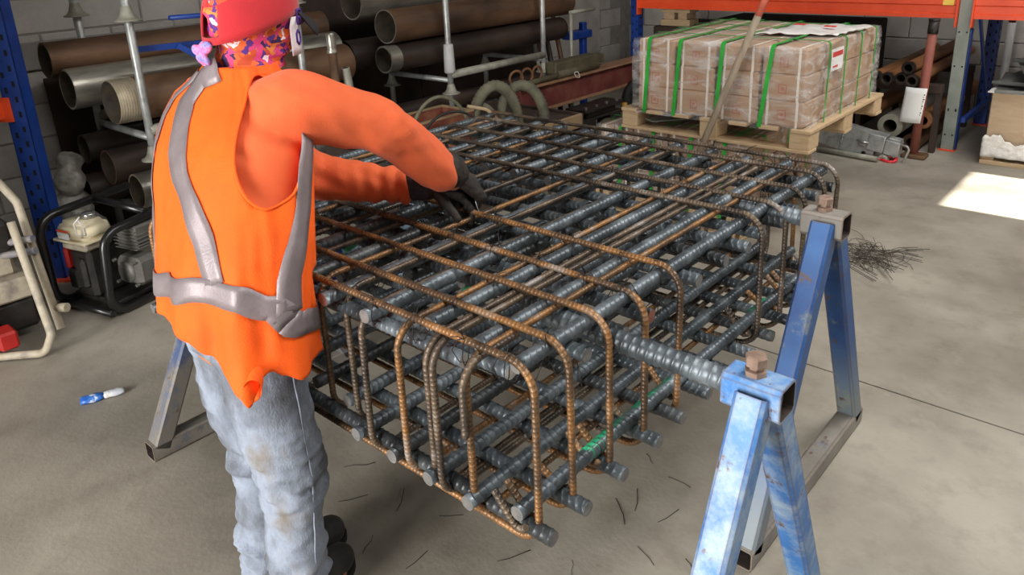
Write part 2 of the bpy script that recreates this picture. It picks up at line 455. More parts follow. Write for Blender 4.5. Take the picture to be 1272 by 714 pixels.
# tie wire at the crossings
tw = MB()
def tie(x, y, z, rr=.024):
    a0 = random.uniform(0, 3.1)
    for d in (0, 1):
        pts = []
        for k in range(7):
            a = 2 * math.pi * k / 6
            u, w = math.cos(a) * rr * 1.25, math.sin(a) * rr * 1.2
            dx = (u if d else u * .6); dy = (u * .6 if d else -u)
            pts.append((x + dx * .8, y + dy * .8, z - .012 + w))
        tw.tube(pts, .0011, 4, False)
    b = Vector((x, y, z + .012))
    for s_ in range(2):
        v = Vector((random.uniform(-1, 1), random.uniform(-1, 1), random.uniform(.1, 1.3))).normalized() * random.uniform(.02, .045)
        tw.tube([b, b + v * .5 + Vector((0, 0, .004)), b + v], .0010, 4, False)
for y in HA_Y:
    for x in BX:
        if x < .06 and y < .4: continue
        if random.random() < .7: tie(x + random.uniform(-.01, .01), y, ZT - .01)
for (x, y, z) in [(1.475, .10, .86), (1.50, .165, .83), (1.50, .29, .83), (1.48, .50, .83)]:
    for k in range(4):
        v = Vector((random.uniform(-.6, .6), random.uniform(-.6, .2), random.uniform(-1.6, -.3))).normalized() * random.uniform(.03, .08)
        b = Vector((x, y, z)); tw.tube([b, b + v * .5 + Vector((.004, 0, 0)), b + v], .0011, 4, False)
tag(tw.build('tie_wire', MT['wire'], cage), kind='stuff')

# ------------------------------------------------------------------ trestles
def paint_mat(name, base_cols, worn, rust, bias, foot=0.0, soft=.1):
    m = bpy.data.materials.new(name); m.use_nodes = True
    nt = m.node_tree; N = nt.nodes; L = nt.links; b = N['Principled BSDF']; b.inputs['Roughness'].default_value = .45
    tc = N.new('ShaderNodeTexCoord')
    def nz(sc, det=6, ro=.65):
        n = N.new('ShaderNodeTexNoise'); n.inputs['Scale'].default_value = sc; n.inputs['Detail'].default_value = det; n.inputs['Roughness'].default_value = ro
        L.new(tc.outputs['Object'], n.inputs['Vector']); return n
    def ramp(n, p0, c0, p1, c1):
        r = N.new('ShaderNodeValToRGB'); e = r.color_ramp.elements
        e[0].position = p0; e[0].color = c0; e[1].position = p1; e[1].color = c1; L.new(n.outputs['Fac'], r.inputs[0]); return r
    base = ramp(nz(4), .35, base_cols[0], .65, base_cols[1])
    w = ramp(nz(11, 9, .72), bias, (0, 0, 0, 1), bias + soft, (1, 1, 1, 1))
    sp = N.new('ShaderNodeSeparateXYZ'); L.new(tc.outputs['Object'], sp.inputs[0])
    mr = N.new('ShaderNodeMapRange'); mr.inputs[1].default_value = .12; mr.inputs[2].default_value = .42; mr.inputs[3].default_value = foot; mr.inputs[4].default_value = 0
    L.new(sp.outputs[2], mr.inputs[0])
    ad = N.new('ShaderNodeMath'); ad.operation = 'ADD'; ad.use_clamp = True
    L.new(w.outputs[0], ad.inputs[0]); L.new(mr.outputs[0], ad.inputs[1])
    m1 = N.new('ShaderNodeMix'); m1.data_type = 'RGBA'; m1.inputs[7].default_value = worn
    L.new(ad.outputs[0], m1.inputs[0]); L.new(base.outputs[0], m1.inputs[6])
    r2 = ramp(nz(21, 8, .7), .60, (0, 0, 0, 1), .66, (1, 1, 1, 1))
    m2 = N.new('ShaderNodeMix'); m2.data_type = 'RGBA'; m2.inputs[7].default_value = rust
    L.new(r2.outputs[0], m2.inputs[0]); L.new(m1.outputs[2], m2.inputs[6])
    # paint rubbed through to rust along the edges
    bv = N.new('ShaderNodeBevel'); bv.samples = 4; bv.inputs['Radius'].default_value = .007
    ge = N.new('ShaderNodeNewGeometry'); dt = N.new('ShaderNodeVectorMath'); dt.operation = 'DOT_PRODUCT'
    L.new(bv.outputs[0], dt.inputs[0]); L.new(ge.outputs['True Normal'], dt.inputs[1])
    mr2 = N.new('ShaderNodeMapRange'); mr2.inputs[1].default_value = .985; mr2.inputs[2].default_value = .93; mr2.inputs[3].default_value = 0; mr2.inputs[4].default_value = .8
    L.new(dt.outputs['Value'], mr2.inputs[0])
    m3 = N.new('ShaderNodeMix'); m3.data_type = 'RGBA'; m3.inputs[7].default_value = rust
    L.new(mr2.outputs[0], m3.inputs[0]); L.new(m2.outputs[2], m3.inputs[6]); L.new(m3.outputs[2], b.inputs['Base Color'])
    return m
MT['blue_pale'] = paint_mat('pale_worn_blue_paint', (rgb(46, 110, 186), rgb(78, 138, 200)), rgb(154, 176, 196), rgb(104, 78, 64), .42, soft=.2)
MT['blue_deep'] = paint_mat('chipped_deep_blue_paint', (rgb(22, 70, 130), rgb(42, 98, 160)), rgb(126, 134, 128), rgb(92, 72, 60), .57, .8, soft=.12)
MT['blue_grey'] = paint_mat('worn_grey_blue_paint', (rgb(30, 66, 120), rgb(60, 92, 140)), rgb(124, 120, 112), rgb(92, 72, 60), .46, .8, soft=.15)
MT['bare'] = paint_mat('scuffed_bare_steel', (rgb(112, 106, 98), rgb(142, 138, 130)), rgb(90, 100, 120), rgb(98, 72, 54), .60)
MT['rustbolt'] = mat('rusty_bolt', [rgb(120, 96, 82), rgb(160, 138, 122)], 30, .7, .3)
MT['inside'] = mat('tube_inside', [rgb(40, 34, 30), rgb(64, 52, 44)], 20, .9)
def square_tube(mb, a, b, w, up, mi=0, inner=1):
    """hollow square tube with rounded edges and open ends"""
    a = Vector(a); b = Vector(b); d = b - a; L = d.length; d.normalize()
    side = d.cross(Vector(up)).normalized(); u2 = side.cross(d)
    xf = Matrix(((d.x, side.x, u2.x, a.x), (d.y, side.y, u2.y, a.y), (d.z, side.z, u2.z, a.z), (0, 0, 0, 1)))
    h = w / 2; c = w * .12
    def ring(h, c): return [(-h + c, -h), (h - c, -h), (h, -h + c), (h, h - c), (h - c, h), (-h + c, h), (-h, h - c), (-h, -h + c)]
    ro = ring(h, c); ri = ring(h * .86, c * .6); vs = []; fs = []
    for x in (0, L):
        for (p, q) in ro: vs.append((x, p, q))
        for (p, q) in ri: vs.append((x, p, q))
    mis = []
    for k in range(8):
        j = (k + 1) % 8
        fs.append((k, j, 16 + j, 16 + k)); mis.append(mi)
        fs.append((8 + k, 24 + k, 24 + j, 8 + j)); mis.append(inner)
        fs.append((k, 8 + k, 8 + j, j)); mis.append(mi)
        fs.append((16 + k, 16 + j, 24 + j, 24 + k)); mis.append(mi)
    o = len(mb.v); mb._add(vs, fs, False, mi, xf)
    for i, x in enumerate(mis): mb.mi[len(mb.mi) - len(mis) + i] = x
def trestle(label, x, yc, za, hw, sgn, leg_m, sock_m, rod_to, w=.062):
    """A-frame: two legs and a foot bar standing along y, a socket tube on top that holds a ribbed rod"""
    t = thing('trestle', label, 'trestle', (x, yc, 0), 'blue trestles carrying the cage')
    zs = za - w / 2
    for s_ in (-1, 1):
        mb = MB(); d = Vector((0, s_ * hw, -(za - w))).normalized()
        a = Vector((x, yc + s_ * .022, za - w * .42)); b = Vector((x, yc + s_ * hw, w * .62))
        square_tube(mb, a, b, w, (1, 0, 0)); mb.build('leg', [leg_m, MT['inside']], t)
    mb = MB(); square_tube(mb, (x, yc - hw - w * .55, w / 2), (x, yc + hw + w * .55, w / 2), w, (0, 0, 1)); mb.build('foot_bar', [MT['bare'], MT['inside']], t)
    mb = MB(); square_tube(mb, (x + sgn * .05, yc, zs), (x - sgn * .062, yc, zs), w * 1.12, (0, 0, 1)); s = mb.build('socket', [sock_m, MT['inside']], t)
    bm_ = MB(); c = Matrix.Translation((x - sgn * .012, yc, zs + w * .56))
    bm_.lathe([(0, 0), (.021, 0), (.021, .01), (.013, .012), (.013, .02)], 6, 0, c, False)
    bm_.lathe([(.013, .018), (.0205, .02), (.0205, .036), (.016, .04), (0, .04)], 6, 0, c, False)
    bm_.build('clamp_bolt', MT['rustbolt'], s)
    L = abs(rod_to - x) - .0
    o = ribbed([(x - sgn * .02, yc, zs), (rod_to, yc, zs)], .0225, .0195, .10, 14, False, tilt=.25).build('support_rod', [MT['bar'], MT['cut']], t)
    return t
t1 = trestle('pale scuffed blue trestle nearest the camera with a rusty bolt on top', 1.838, .272, .86, .385, 1, MT['blue_pale'], MT['blue_pale'], 1.34, .060)
t2 = trestle('deep blue trestle at the far right of the cage, chipped paint', 1.646, 1.108, .885, .39, 1, MT['blue_deep'], MT['bare'], 1.2, .062)
t3 = trestle('grey blue trestle standing behind the legs of the worker', -.085, .30, .83, .39, -1, MT['blue_grey'], MT['bare'], .35, .062)
# ------------------------------------------------------------------ the worker
def cloth_mat(name, c0, c1, rough=.8, bump=.15, sc=9, sheen=.3, bs=250):
    m = mat(name, [c0, c1], sc, rough, 0, bump, bs, detail=5)
    m.node_tree.nodes['Principled BSDF'].inputs['Sheen Weight'].default_value = sheen
    return m
MT['vest'] = cloth_mat('fluorescent_orange_vest_cloth', rgb(244, 88, 0), rgb(250, 100, 2), .8, sheen=0)
MT['shirt'] = cloth_mat('orange_cotton_shirt', rgb(224, 94, 46), rgb(232, 106, 56), .85, sheen=.1)
MT['band'] = mat('silver_reflective_tape', [rgb(122, 112, 114), rgb(146, 136, 138)], 12, .45, .25, .1, 200)
MT['denim'] = mat('faded_grey_blue_denim', [rgb(84, 86, 90), rgb(112, 119, 130), rgb(146, 156, 172), rgb(128, 122, 114)], 6, .85, 0, .25, 160, pos=[.30, .43, .56, .72], stretch=(1.3, 1.3, .8))
MT['glove'] = mat('dark_worn_glove', [rgb(20, 17, 15), rgb(40, 34, 29), rgb(68, 58, 48)], 14, .7, 0, .3, 90)
MT['glove_grey'] = mat('grey_knit_cuff', [rgb(52, 48, 56), rgb(74, 68, 76)], 30, .85, 0, .3, 200)
MT['boot'] = mat('dark_scuffed_boot', [rgb(34, 33, 33), rgb(66, 64, 62)], 12, .55, 0, .2, 90)
MT['sole'] = mat('black_boot_sole', [rgb(18, 18, 18), rgb(30, 30, 29)], 12, .8)
MT['cap'] = cloth_mat('red_cap_cloth', rgb(168, 14, 26), rgb(188, 22, 34), .8)
MT['brim'] = mat('black_cap_brim', [rgb(20, 20, 22), rgb(36, 34, 36)], 9, .7)
MT['skin'] = mat('skin', [rgb(156, 104, 78), rgb(182, 128, 98)], 9, .55)
MT['pink'] = mat('pink_glove_badge', [rgb(206, 92, 84), rgb(220, 110, 100)], 9, .6)
def gaiter_mat():
    m = bpy.data.materials.new('printed_scarf_cloth'); m.use_nodes = True
    nt = m.node_tree; N = nt.nodes; L = nt.links; b = N['Principled BSDF']; b.inputs['Roughness'].default_value = .8
    tc = N.new('ShaderNodeTexCoord'); nz = N.new('ShaderNodeTexNoise'); nz.inputs['Scale'].default_value = 22; nz.inputs['Detail'].default_value = 3
    L.new(tc.outputs['Object'], nz.inputs['Vector'])
    ad = N.new('ShaderNodeVectorMath'); ad.operation = 'MULTIPLY_ADD'; ad.inputs[1].default_value = (.06, .06, .06)
    L.new(nz.outputs['Color'], ad.inputs[0]); L.new(tc.outputs['Object'], ad.inputs[2])
    vo = N.new('ShaderNodeTexVoronoi'); vo.inputs['Scale'].default_value = 72; L.new(ad.outputs[0], vo.inputs['Vector'])
    sp = N.new('ShaderNodeSeparateColor'); L.new(vo.outputs['Color'], sp.inputs[0])
    cr = N.new('ShaderNodeValToRGB'); cr.color_ramp.interpolation = 'CONSTANT'; e = cr.color_ramp.elements
    cols = [(0, rgb(214, 96, 44)), (.20, rgb(190, 74, 38)), (.36, rgb(84, 42, 128)), (.54, rgb(206, 62, 118)), (.76, rgb(214, 130, 60)), (.88, rgb(232, 214, 220)), (.93, rgb(52, 32, 84))]
    e[0].position = 0; e[0].color = cols[0][1]; e[1].position = cols[1][0]; e[1].color = cols[1][1]
    for p, c in cols[2:]:
        k = e.new(p); k.color = c
    L.new(sp.outputs[0], cr.inputs[0]); L.new(cr.outputs[0], b.inputs['Base Color'])
    return m
MT['scarf'] = gaiter_mat()
MT['lilac'] = mat('lilac_scarf_knot', [rgb(112, 82, 178), rgb(150, 150, 214), rgb(214, 96, 156), rgb(214, 206, 224)], 38, .8, pos=[.32, .46, .56, .68])

def ellipsoid(mb, c, r, seg=20, rings=12, rot=None):
    xf = Matrix.Translation(c)
    if rot: xf = xf @ Euler(rot).to_matrix().to_4x4()
    prof = [(max(1e-4, math.sin(math.pi * i / rings)), -math.cos(math.pi * i / rings)) for i in range(rings + 1)]
    mb.lathe(prof, seg, 0, xf @ Matrix.Diagonal((r[0], r[1], r[2], 1)))
def limb(mb, pts, rads, seg=16, sub=6):
    """tapered limb with rounded ends along a smoothed path"""
    P_ = [Vector(p) for p in pts]; pp = []; rr = []
    n = len(P_)
    for i in range(n - 1):
        p0 = P_[max(i - 1, 0)]; p1 = P_[i]; p2 = P_[i + 1]; p3 = P_[min(i + 2, n - 1)]
        for k in range(sub):
            t = k / sub
            q = 0.5 * ((2 * p1) + (p2 - p0) * t + (2 * p0 - 5 * p1 + 4 * p2 - p3) * t * t + (3 * p1 - p0 - 3 * p2 + p3) * t ** 3)
            pp.append(q); s_ = t * t * (3 - 2 * t); rr.append(rads[i] * (1 - s_) + rads[i + 1] * s_)
    pp.append(P_[-1]); rr.append(rads[-1])
    d0 = (pp[0] - pp[1]).normalized(); d1 = (pp[-1] - pp[-2]).normalized()
    a = [(pp[0] + d0 * rr[0] * math.sin(x), rr[0] * math.cos(x)) for x in (1.35, .9, .45)]
    b = [(pp[-1] + d1 * rr[-1] * math.sin(x), rr[-1] * math.cos(x)) for x in (.45, .9, 1.35)]
    allp = [p for p, _ in a] + pp + [p for p, _ in b]; allr = [r for _, r in a] + rr + [r for _, r in b]
    mb.tube(allp, 0, seg, True, 0, allr)
def fuse(mb, name, m, parent, voxel=.012, smooth=6, disp=None):
    """melt overlapping closed pieces into one continuous surface"""
    me = bpy.data.meshes.new(name + '_raw'); me.from_pydata([tuple(v) for v in mb.v], [], mb.f); me.update()
    o = bpy.data.objects.new(name + '_raw', me); COL.objects.link(o)
    r = o.modifiers.new('r', 'REMESH'); r.mode = 'VOXEL'; r.voxel_size = voxel
    if smooth:
        s_ = o.modifiers.new('s', 'SMOOTH'); s_.iterations = smooth; s_.factor = .5
    dg = bpy.context.evaluated_depsgraph_get(); dg.update()
    ev = bpy.data.meshes.new_from_object(o.evaluated_get(dg))
    bpy.data.objects.remove(o); bpy.data.meshes.remove(me)
    off = Vector((0, 0, 0)); p = parent
    while p is not None: off += p.location; p = p.parent
    ns = [v.normal.copy() for v in ev.vertices]
    for v, n in zip(ev.vertices, ns):
        c = v.co.copy()
        if disp: c += n * disp(c, n)
        v.co = c - off
    ev.name = name; ev.materials.clear(); ev.materials.append(m)
    ev.polygons.foreach_set('use_smooth', [True] * len(ev.polygons))
    ev.update()
    x = bpy.data.objects.new(name, ev); COL.objects.link(x); x.parent = parent
    return x
def fbm(c, s): return mnoise.noise(Vector((c[0] * s[0], c[1] * s[1], c[2] * s[2])))

man = thing('person', 'worker in orange safety vest, red cap and jeans bending over the steel cage', 'person', (.75, -.14, 0))
# joints
SHR, SHL = Vector((.80, .005, 1.29)), Vector((.475, .02, 1.275))
ELR, ELL = Vector((.845, .27, 1.19)), Vector((.49, .27, 1.005))
WRR, WRL = Vector((.838, .445, 1.03)), Vector((.70, .415, .972))
HPR, HPL = Vector((.815, -.135, .80)), Vector((.665, -.13, .80))
KNR, KNL = Vector((.845, -.125, .42)), Vector((.675, -.115, .41))
ANR, ANL = Vector((.85, -.155, .10)), Vector((.725, -.135, .10))
HEAD = Vector((.635, .065, 1.475))
# sections of the trunk: z, cx, cy, half width, half depth
SEC = [(.55, .745, -.15, .20, .125), (.6, .745, -.15, .21, .128), (.7, .745, -.15, .216, .134), (.8, .735, -.14, .217, .137), (.9, .732, -.13, .212, .132), (1.0, .722, -.11, .207, .13),
       (1.1, .69, -.075, .206, .132), (1.2, .66, -.038, .202, .132), (1.26, .635, -.012, .195, .116), (1.30, .622, .002, .176, .095), (1.335, .628, .012, .125, .075), (1.365, .635, .02, .085, .068), (1.39, .637, .03, .072, .064)]
def sect(z):
    z = max(SEC[0][0], min(SEC[-1][0], z))
    for i in range(len(SEC) - 1):
        if SEC[i][0] <= z <= SEC[i + 1][0]:
            t = (z - SEC[i][0]) / (SEC[i + 1][0] - SEC[i][0])
            return [SEC[i][k] * (1 - t) + SEC[i + 1][k] * t for k in range(1, 5)]
def trunk_pt(t, z, off=0.0):
    cx, cy, a, b = sect(z)
    c, s_ = math.cos(t), math.sin(t); e = .86
    y = cy + (b + off) * math.copysign(abs(s_) ** e, s_)
    if z < .93 and y > -.035: y = -.035 + (y + .035) * .2 * max(0, (z - .85) / .08 if z > .85 else 0)    # the cloth presses against the cage
    return Vector((cx + (a + off) * math.copysign(abs(c) ** e, c), y, z))
def trunk(mb, z0, z1, off, n=20, seg=36):
    vs = []; fs = []
    for i in range(n + 1):
        z = z0 + (z1 - z0) * i / n
        for k in range(seg): vs.append(trunk_pt(2 * math.pi * k / seg, z, off))
    for i in range(n):
        for k in range(seg):
            fs.append((i * seg + k, i * seg + (k + 1) % seg, (i + 1) * seg + (k + 1) % seg, (i + 1) * seg + k))
    fs.append(list(range(seg))[::-1]); fs.append([n * seg + k for k in range(seg)])
    mb._add(vs, fs, True)
# body: one continuous surface, head to feet
mb = MB()
trunk(mb, .72, 1.36, -.05)
limb(mb, [(.637, .03, 1.33), HEAD + Vector((0, -.015, -.04))], [.055, .052])
ellipsoid(mb, HEAD + Vector((0, .0, .015)), (.072, .092, .105))
ellipsoid(mb, HEAD + Vector((0, .035, -.045)), (.055, .058, .06))
ellipsoid(mb, HEAD + Vector((0, .098, -.012)), (.014, .02, .024))     # nose
ellipsoid(mb, HEAD + Vector((0, .088, -.055)), (.026, .012, .011))     # lips
for s_ in (-1, 1):
    ellipsoid(mb, HEAD + Vector((s_ * .074, -.005, -.01)), (.012, .02, .032))   # ears
    ellipsoid(mb, HEAD + Vector((s_ * .03, .082, .012)), (.014, .012, .009))    # eyes
for a, b, c in ((SHR + Vector((-.03, 0, -.03)), ELR, WRR), (SHL + Vector((.03, 0, -.03)), ELL, WRL)): limb(mb, [a, b, c, c + (c - b) * .25], [.05, .04, .03, .03])
for a, b, c in ((HPR, KNR, ANR), (HPL, KNL, ANL)):
    limb(mb, [a, b, c], [.075, .052, .038]); limb(mb, [c + Vector((0, -.03, -.05)), c + Vector((0, .12, -.065))], [.034, .025])
fuse(mb, 'body', MT['skin'], man, .012, 4)
# jeans
mb = MB()
limb(mb, [HPR + Vector((-.01, 0, .02)), HPR + Vector((.012, -.005, -.2)), KNR, KNR + Vector((.002, -.012, -.17)), ANR + Vector((0, -.01, -.08))], [.108, .097, .083, .075, .078], 20)
limb(mb, [HPL + Vector((.01, 0, .02)), HPL + Vector((.004, -.01, -.2)), KNL, KNL + Vector((.02, -.008, -.17)), ANL + Vector((0, -.015, -.085))], [.104, .088, .078, .078, .088], 20)
vs = MB(); trunk(mb, .74, .98, -.035, 6)
ellipsoid(mb, (.735, -.14, .80), (.165, .10, .10))
def dj(c, n):
    d = .0
    kn = math.exp(-((c.z - .40) / .07) ** 2) + math.exp(-((c.z - .15) / .07) ** 2) * 1.1 + .35
    rg = 1 - abs(fbm((c.x + c.z * .35, c.y, c.z + c.x * .3), (7, 7, 24))) * 3
    d += .008 * kn * max(0, rg) + fbm(c, (9, 9, 26)) * .008 * kn + fbm(c, (5, 5, 11)) * .006 - .004
    d += fbm((c.x + c.z * .6, c.y, c.z), (14, 14, 46)) * .010 * kn
    if c.z > .46 and c.y > -.05: d = min(d, (-.045 - c.y) if n.y > .3 else 0)
    if c.x > .75: d += .012 * math.exp(-((c.z - .415) / .022) ** 2) * (1 if n.y > 0 else .3)
    return d
jeans = fuse(mb, 'jeans', MT['denim'], man, .008, 5, dj)
# side seam of the right leg
pts = []
for k in range(30):
    z = .10 + k * .022
    if z < .42: c0 = ANR.lerp(KNR, (z - .10) / .32); r = .073 + .010 * (z - .1) / .32
    else: c0 = KNR.lerp(HPR, (z - .42) / .38); r = .084 + .016 * (z - .42) / .38
    pts.append(c0 + Vector((r * .98, r * .12, 0)) + Vector((fbm(c0, (9, 9, 26)) * .004, 0, 0)))
mb = MB(); mb.tube(pts, .0022, 5); mb.build('side_seam', MT['denim'], jeans)
# boots
def boot(an, ang):
    mb = MB(); rz = Matrix.Translation((an.x, an.y, 0)) @ Matrix.Rotation(R_(ang), 4, 'Z')
    limb(mb, [rz @ Vector((0, -.03, .16)), rz @ Vector((0, -.035, .06))], [.046, .046])
    limb(mb, [rz @ Vector((0, -.035, .055)), rz @ Vector((0, .06, .058)), rz @ Vector((0, .135, .05))], [.044, .048, .043])
    b = fuse(mb, 'boot', MT['boot'], man, .008, 4)
    mb = MB(); vs = []; n = 28
    for zz in (0, .024):
        for k in range(n):
            a = 2 * math.pi * k / n; y = .05 + .135 * math.sin(a); x = (.05 if y > .06 else .043) * math.cos(a)
            vs.append(rz @ Vector((x, y, zz)))
    mb._add(vs, [list(range(n))[::-1], [n + k for k in range(n)]] + [(k, (k + 1) % n, n + (k + 1) % n, n + k) for k in range(n)], False)
    mb.build('sole', MT['sole'], b)
boot(ANR + Vector((0, .01, 0)), 12); boot(ANL + Vector((.0, .035, 0)), 4)
# shirt with long sleeves
mb = MB()
trunk(mb, .80, 1.355, -.016)
ELR2 = ELR + Vector((0, 0, .0))
limb(mb, [SHR + Vector((-.09, .02, -.045)), SHR + Vector((-.015, .035, -.012)), SHR.lerp(ELR, .55) + Vector((0, 0, .004)), ELR, ELR.lerp(WRR, .55), WRR], [.075, .086, .076, .068, .062, .056], 22)
limb(mb, [SHL + Vector((.09, .01, -.03)), SHL, SHL.lerp(ELL, .5), ELL, ELL.lerp(WRL, .5), WRL], [.075, .07, .074, .066, .058, .05], 20)
def dsh(c, n):
    d = fbm(c, (7, 7, 7)) * .006 + fbm((c.x, c.y + c.z, c.z - c.y), (10, 22, 8)) * .006
    for e, rr in ((ELR, .10), (ELL, .11)):
        k = math.exp(-((c - e).length / rr) ** 2)
        d += k * (.010 * math.sin((c.y * 60 + c.z * 40 + c.x * 20)) * .6 + fbm(c, (30, 20, 30)) * .006)
    k = math.exp(-((c - WRL).length / .12) ** 2); d += k * .006 * math.sin(c.x * 95 + c.y * 95 + fbm(c, (9, 9, 9)) * 3)
    return d
fuse(mb, 'shirt', MT['shirt'], man, .008, 6, dsh)
# vest
Z0, Z1 = .66, 1.372
def keys(tab, a):
    """value at angle a (degrees) from a closed table"""
    a %= 360; n = len(tab)
    for i in range(n):
        a0, v0 = tab[i]; a1, v1 = tab[(i + 1) % n]
        if i == n - 1: a1 += 360
        aa = a if a >= a0 else a + 360
        if a0 <= aa <= a1:
            f = (aa - a0) / (a1 - a0); f = f * f * (3 - 2 * f); return v0 + (v1 - v0) * f
    return tab[0][1]
HEM = [(4, .725), (40, .735), (90, .75), (180, .80), (240, .838), (262, .84), (282, .828), (296, .80), (310, .765), (320, .737), (327, .712), (330, .728), (336, .758), (344, .765), (354, .748)]
WAIST = [(8, .845), (40, .82), (90, .81), (180, .86), (245, .905), (268, .925), (290, .945), (320, .94), (346, .905)]
def hem(t):
    """lower edge: dips to a tip beside the slit over the right hip"""
    return keys(HEM, math.degrees(t))
def vest_off(t, z):
    a = t
    low = max(0, min(1, (1.22 - z) / .5))
    f = .008 + .006 * low
    f += .011 * low * math.sin(a * 9 + 1.1 + 2.2 * fbm((math.cos(a), math.sin(a), z), (1, 1, 1.5)))
    f += .012 * fbm((math.cos(a) * 1.0, math.sin(a) * 1.0, z * .7), (2.6, 2.6, 3)) + .006 * fbm((math.cos(a), math.sin(a), z), (6, 6, 9))
    f += .020 * math.exp(-((math.degrees(a) - 322) / 10) ** 2) * max(0, min(1, (.80 - z) / .08))
    # the back hangs straight down from the shoulder blades
    ba = max(0, math.cos(a - math.radians(235)))
    return f
def vest_pt(t, u, extra=0.0):
    """u 0..1 from hem to neckline"""
    z = hem(t) + (Z1 - hem(t)) * u
    return trunk_pt(t, z, vest_off(t, z) + extra)
HOLES = [(math.radians(-10), 1.228, math.radians(31), .128), (math.radians(190), 1.222, math.radians(31), .128)]
def hole_r(t, z):
    best = 9
    for (tc, zc, ht, hz) in HOLES:
        dt = (t - tc + math.pi) % (2 * math.pi) - math.pi
        zz = (z - zc) / hz
        # pear shape: narrower at the top
        w = ht * (1 - .0 * max(-1, min(1, zz)))
        best = min(best, math.hypot(dt / w, zz))
    return best
def cloth_sheet(name, m, parent, grid, thick=.0025, closed=False):
    """grid[i][j] of points or None -> thin two sided sheet"""
    bm = bmesh.new(); V = [[bm.verts.new(p) if p is not None else None for p in row] for row in grid]
    R0 = len(grid); C0 = len(grid[0])
    for i in range(R0 - 1):
        for j in range(C0 if closed else C0 - 1):
            q = (V[i][j], V[i][(j + 1) % C0], V[i + 1][(j + 1) % C0], V[i + 1][j])
            if all(q):
                f = bm.faces.new(q); f.smooth = True
    loose = [v for v in bm.verts if not v.link_faces]
    bmesh.ops.delete(bm, geom=loose, context='VERTS')
    bm.normal_update()
    bm.verts.index_update()
    front = list(bm.faces); vs = list(bm.verts); rim = [e for e in bm.edges if e.is_boundary]
    back = [bm.verts.new(v.co - v.normal * thick) for v in vs]
    rl = []
    for e in rim:
        l = e.link_loops[0]; rl.append((l.vert.index, l.link_loop_next.vert.index))
    for f in front:
        q = bm.faces.new([back[v.index] for v in reversed(f.verts)]); q.smooth = True
    for i, j in rl:
        try: bm.faces.new((vs[j], vs[i], back[i], back[j]))
        except ValueError: pass
    off = Vector((0, 0, 0)); p = parent
    while p is not None: off += p.location; p = p.parent
    for v in bm.verts: v.co -= off
    me = bpy.data.meshes.new(name); bm.to_mesh(me); bm.free()
    me.materials.append(m); o = bpy.data.objects.new(name, me); COL.objects.link(o); o.parent = parent
    return o
NT, NU = 180, 90
grid = []
for i in range(NU + 1):
    row = []
    for j in range(NT):
        t = 2 * math.pi * j / NT; u = i / NU
        z = hem(t) + (Z1 - hem(t)) * u; r = hole_r(t, z)
        if r < .94: row.append(None); continue
        if r < 1.03:
            # slide on to the edge of the armhole
            for (tc, zc, ht, hz) in HOLES:
                dt = (t - tc + math.pi) % (2 * math.pi) - math.pi
                if abs(dt) < 1.3:
                    zz = (z - zc); k = 1.0 / r
                    t2 = tc + dt * k; z2 = min(zc + zz * k, Z1); row.append(trunk_pt(t2, z2, vest_off(t2, z2)))
                    break
            else: row.append(vest_pt(t, u))
            continue
        row.append(vest_pt(t, u))
    grid.append(row)
vest = cloth_sheet('safety_vest', MT['vest'], man, grid, .003, True)
vest['label'] = 'orange safety vest with silver bands'
# piping round the armholes
for (tc, zc, ht, hz) in HOLES:
    pts = []
    for k in range(48):
        a = 2 * math.pi * k / 48; zz = math.sin(a); t = tc + ht * math.cos(a); z = min(zc + hz * zz, Z1)
        pts.append(trunk_pt(t, z, vest_off(t, z) + .001))
    mb = MB(); mb.tube(pts, .0035, 6, False, closed=True); mb.build('armhole_binding', MT['vest'], vest)
# waist band
def band_line(path, w, name='reflective_band', n=60):
    """path: list of (t, z); strip of width w measured along the cloth"""
    P3 = []
    for (t, z) in path: P3.append((t, z))
    rows = [[], [], [], []]
    m_ = len(path)
    for i in range(m_):
        t, z = path[i]
        t0, z0 = path[max(i - 1, 0)]; t1, z1 = path[min(i + 1, m_ - 1)]
        a = sect(z); rad = math.hypot(a[2] * math.sin(t), a[3] * math.cos(t)) + .01
        dx, dz = (t1 - t0) * rad, z1 - z0; L = math.hypot(dx, dz) + 1e-9
        nx, nz = -dz / L, dx / L
        for k, s_ in enumerate((-1, -.34, .34, 1)):
            tt = t + nx * s_ * w / 2 / rad; zz = z + nz * s_ * w / 2
            rows[k].append(trunk_pt(tt, zz, vest_off(tt, zz) + .0045))
    return cloth_sheet(name, MT['band'], vest, rows, .0015)
def waist_z(t): return keys(WAIST, math.degrees(t))
band_line([(2 * math.pi * k / 120, waist_z(2 * math.pi * k / 120)) for k in range(121)], .052)
def lerp_path(pts, n=40):
    out = []
    for i in range(len(pts) - 1):
        for k in range(n // (len(pts) - 1)):
            f = k / (n // (len(pts) - 1)); out.append((math.radians(pts[i][0] * (1 - f) + pts[i + 1][0] * f), pts[i][1] * (1 - f) + pts[i + 1][1] * f))
    out.append((math.radians(pts[-1][0]), pts[-1][1])); return out
# back braces run down from the shoulders and meet towards the middle of the back
band_line(lerp_path([(284, 1.37), (262, 1.35), (263, 1.29), (270, 1.22), (276, 1.16), (286, 1.11), (296, 1.045), (305, .96)]), .056)
band_line(lerp_path([(238, 1.36), (237, 1.3), (226, 1.1), (214, .90)]), .05)
# front braces
band_line(lerp_path([(40, 1.33), (26, 1.25), (19, 1.17), (17, 1.09), (11, 1.02), (3, .95), (1, .88)]), .05)
band_line(lerp_path([(128, 1.32), (140, 1.2), (150, 1.05), (155, .885)]), .05)
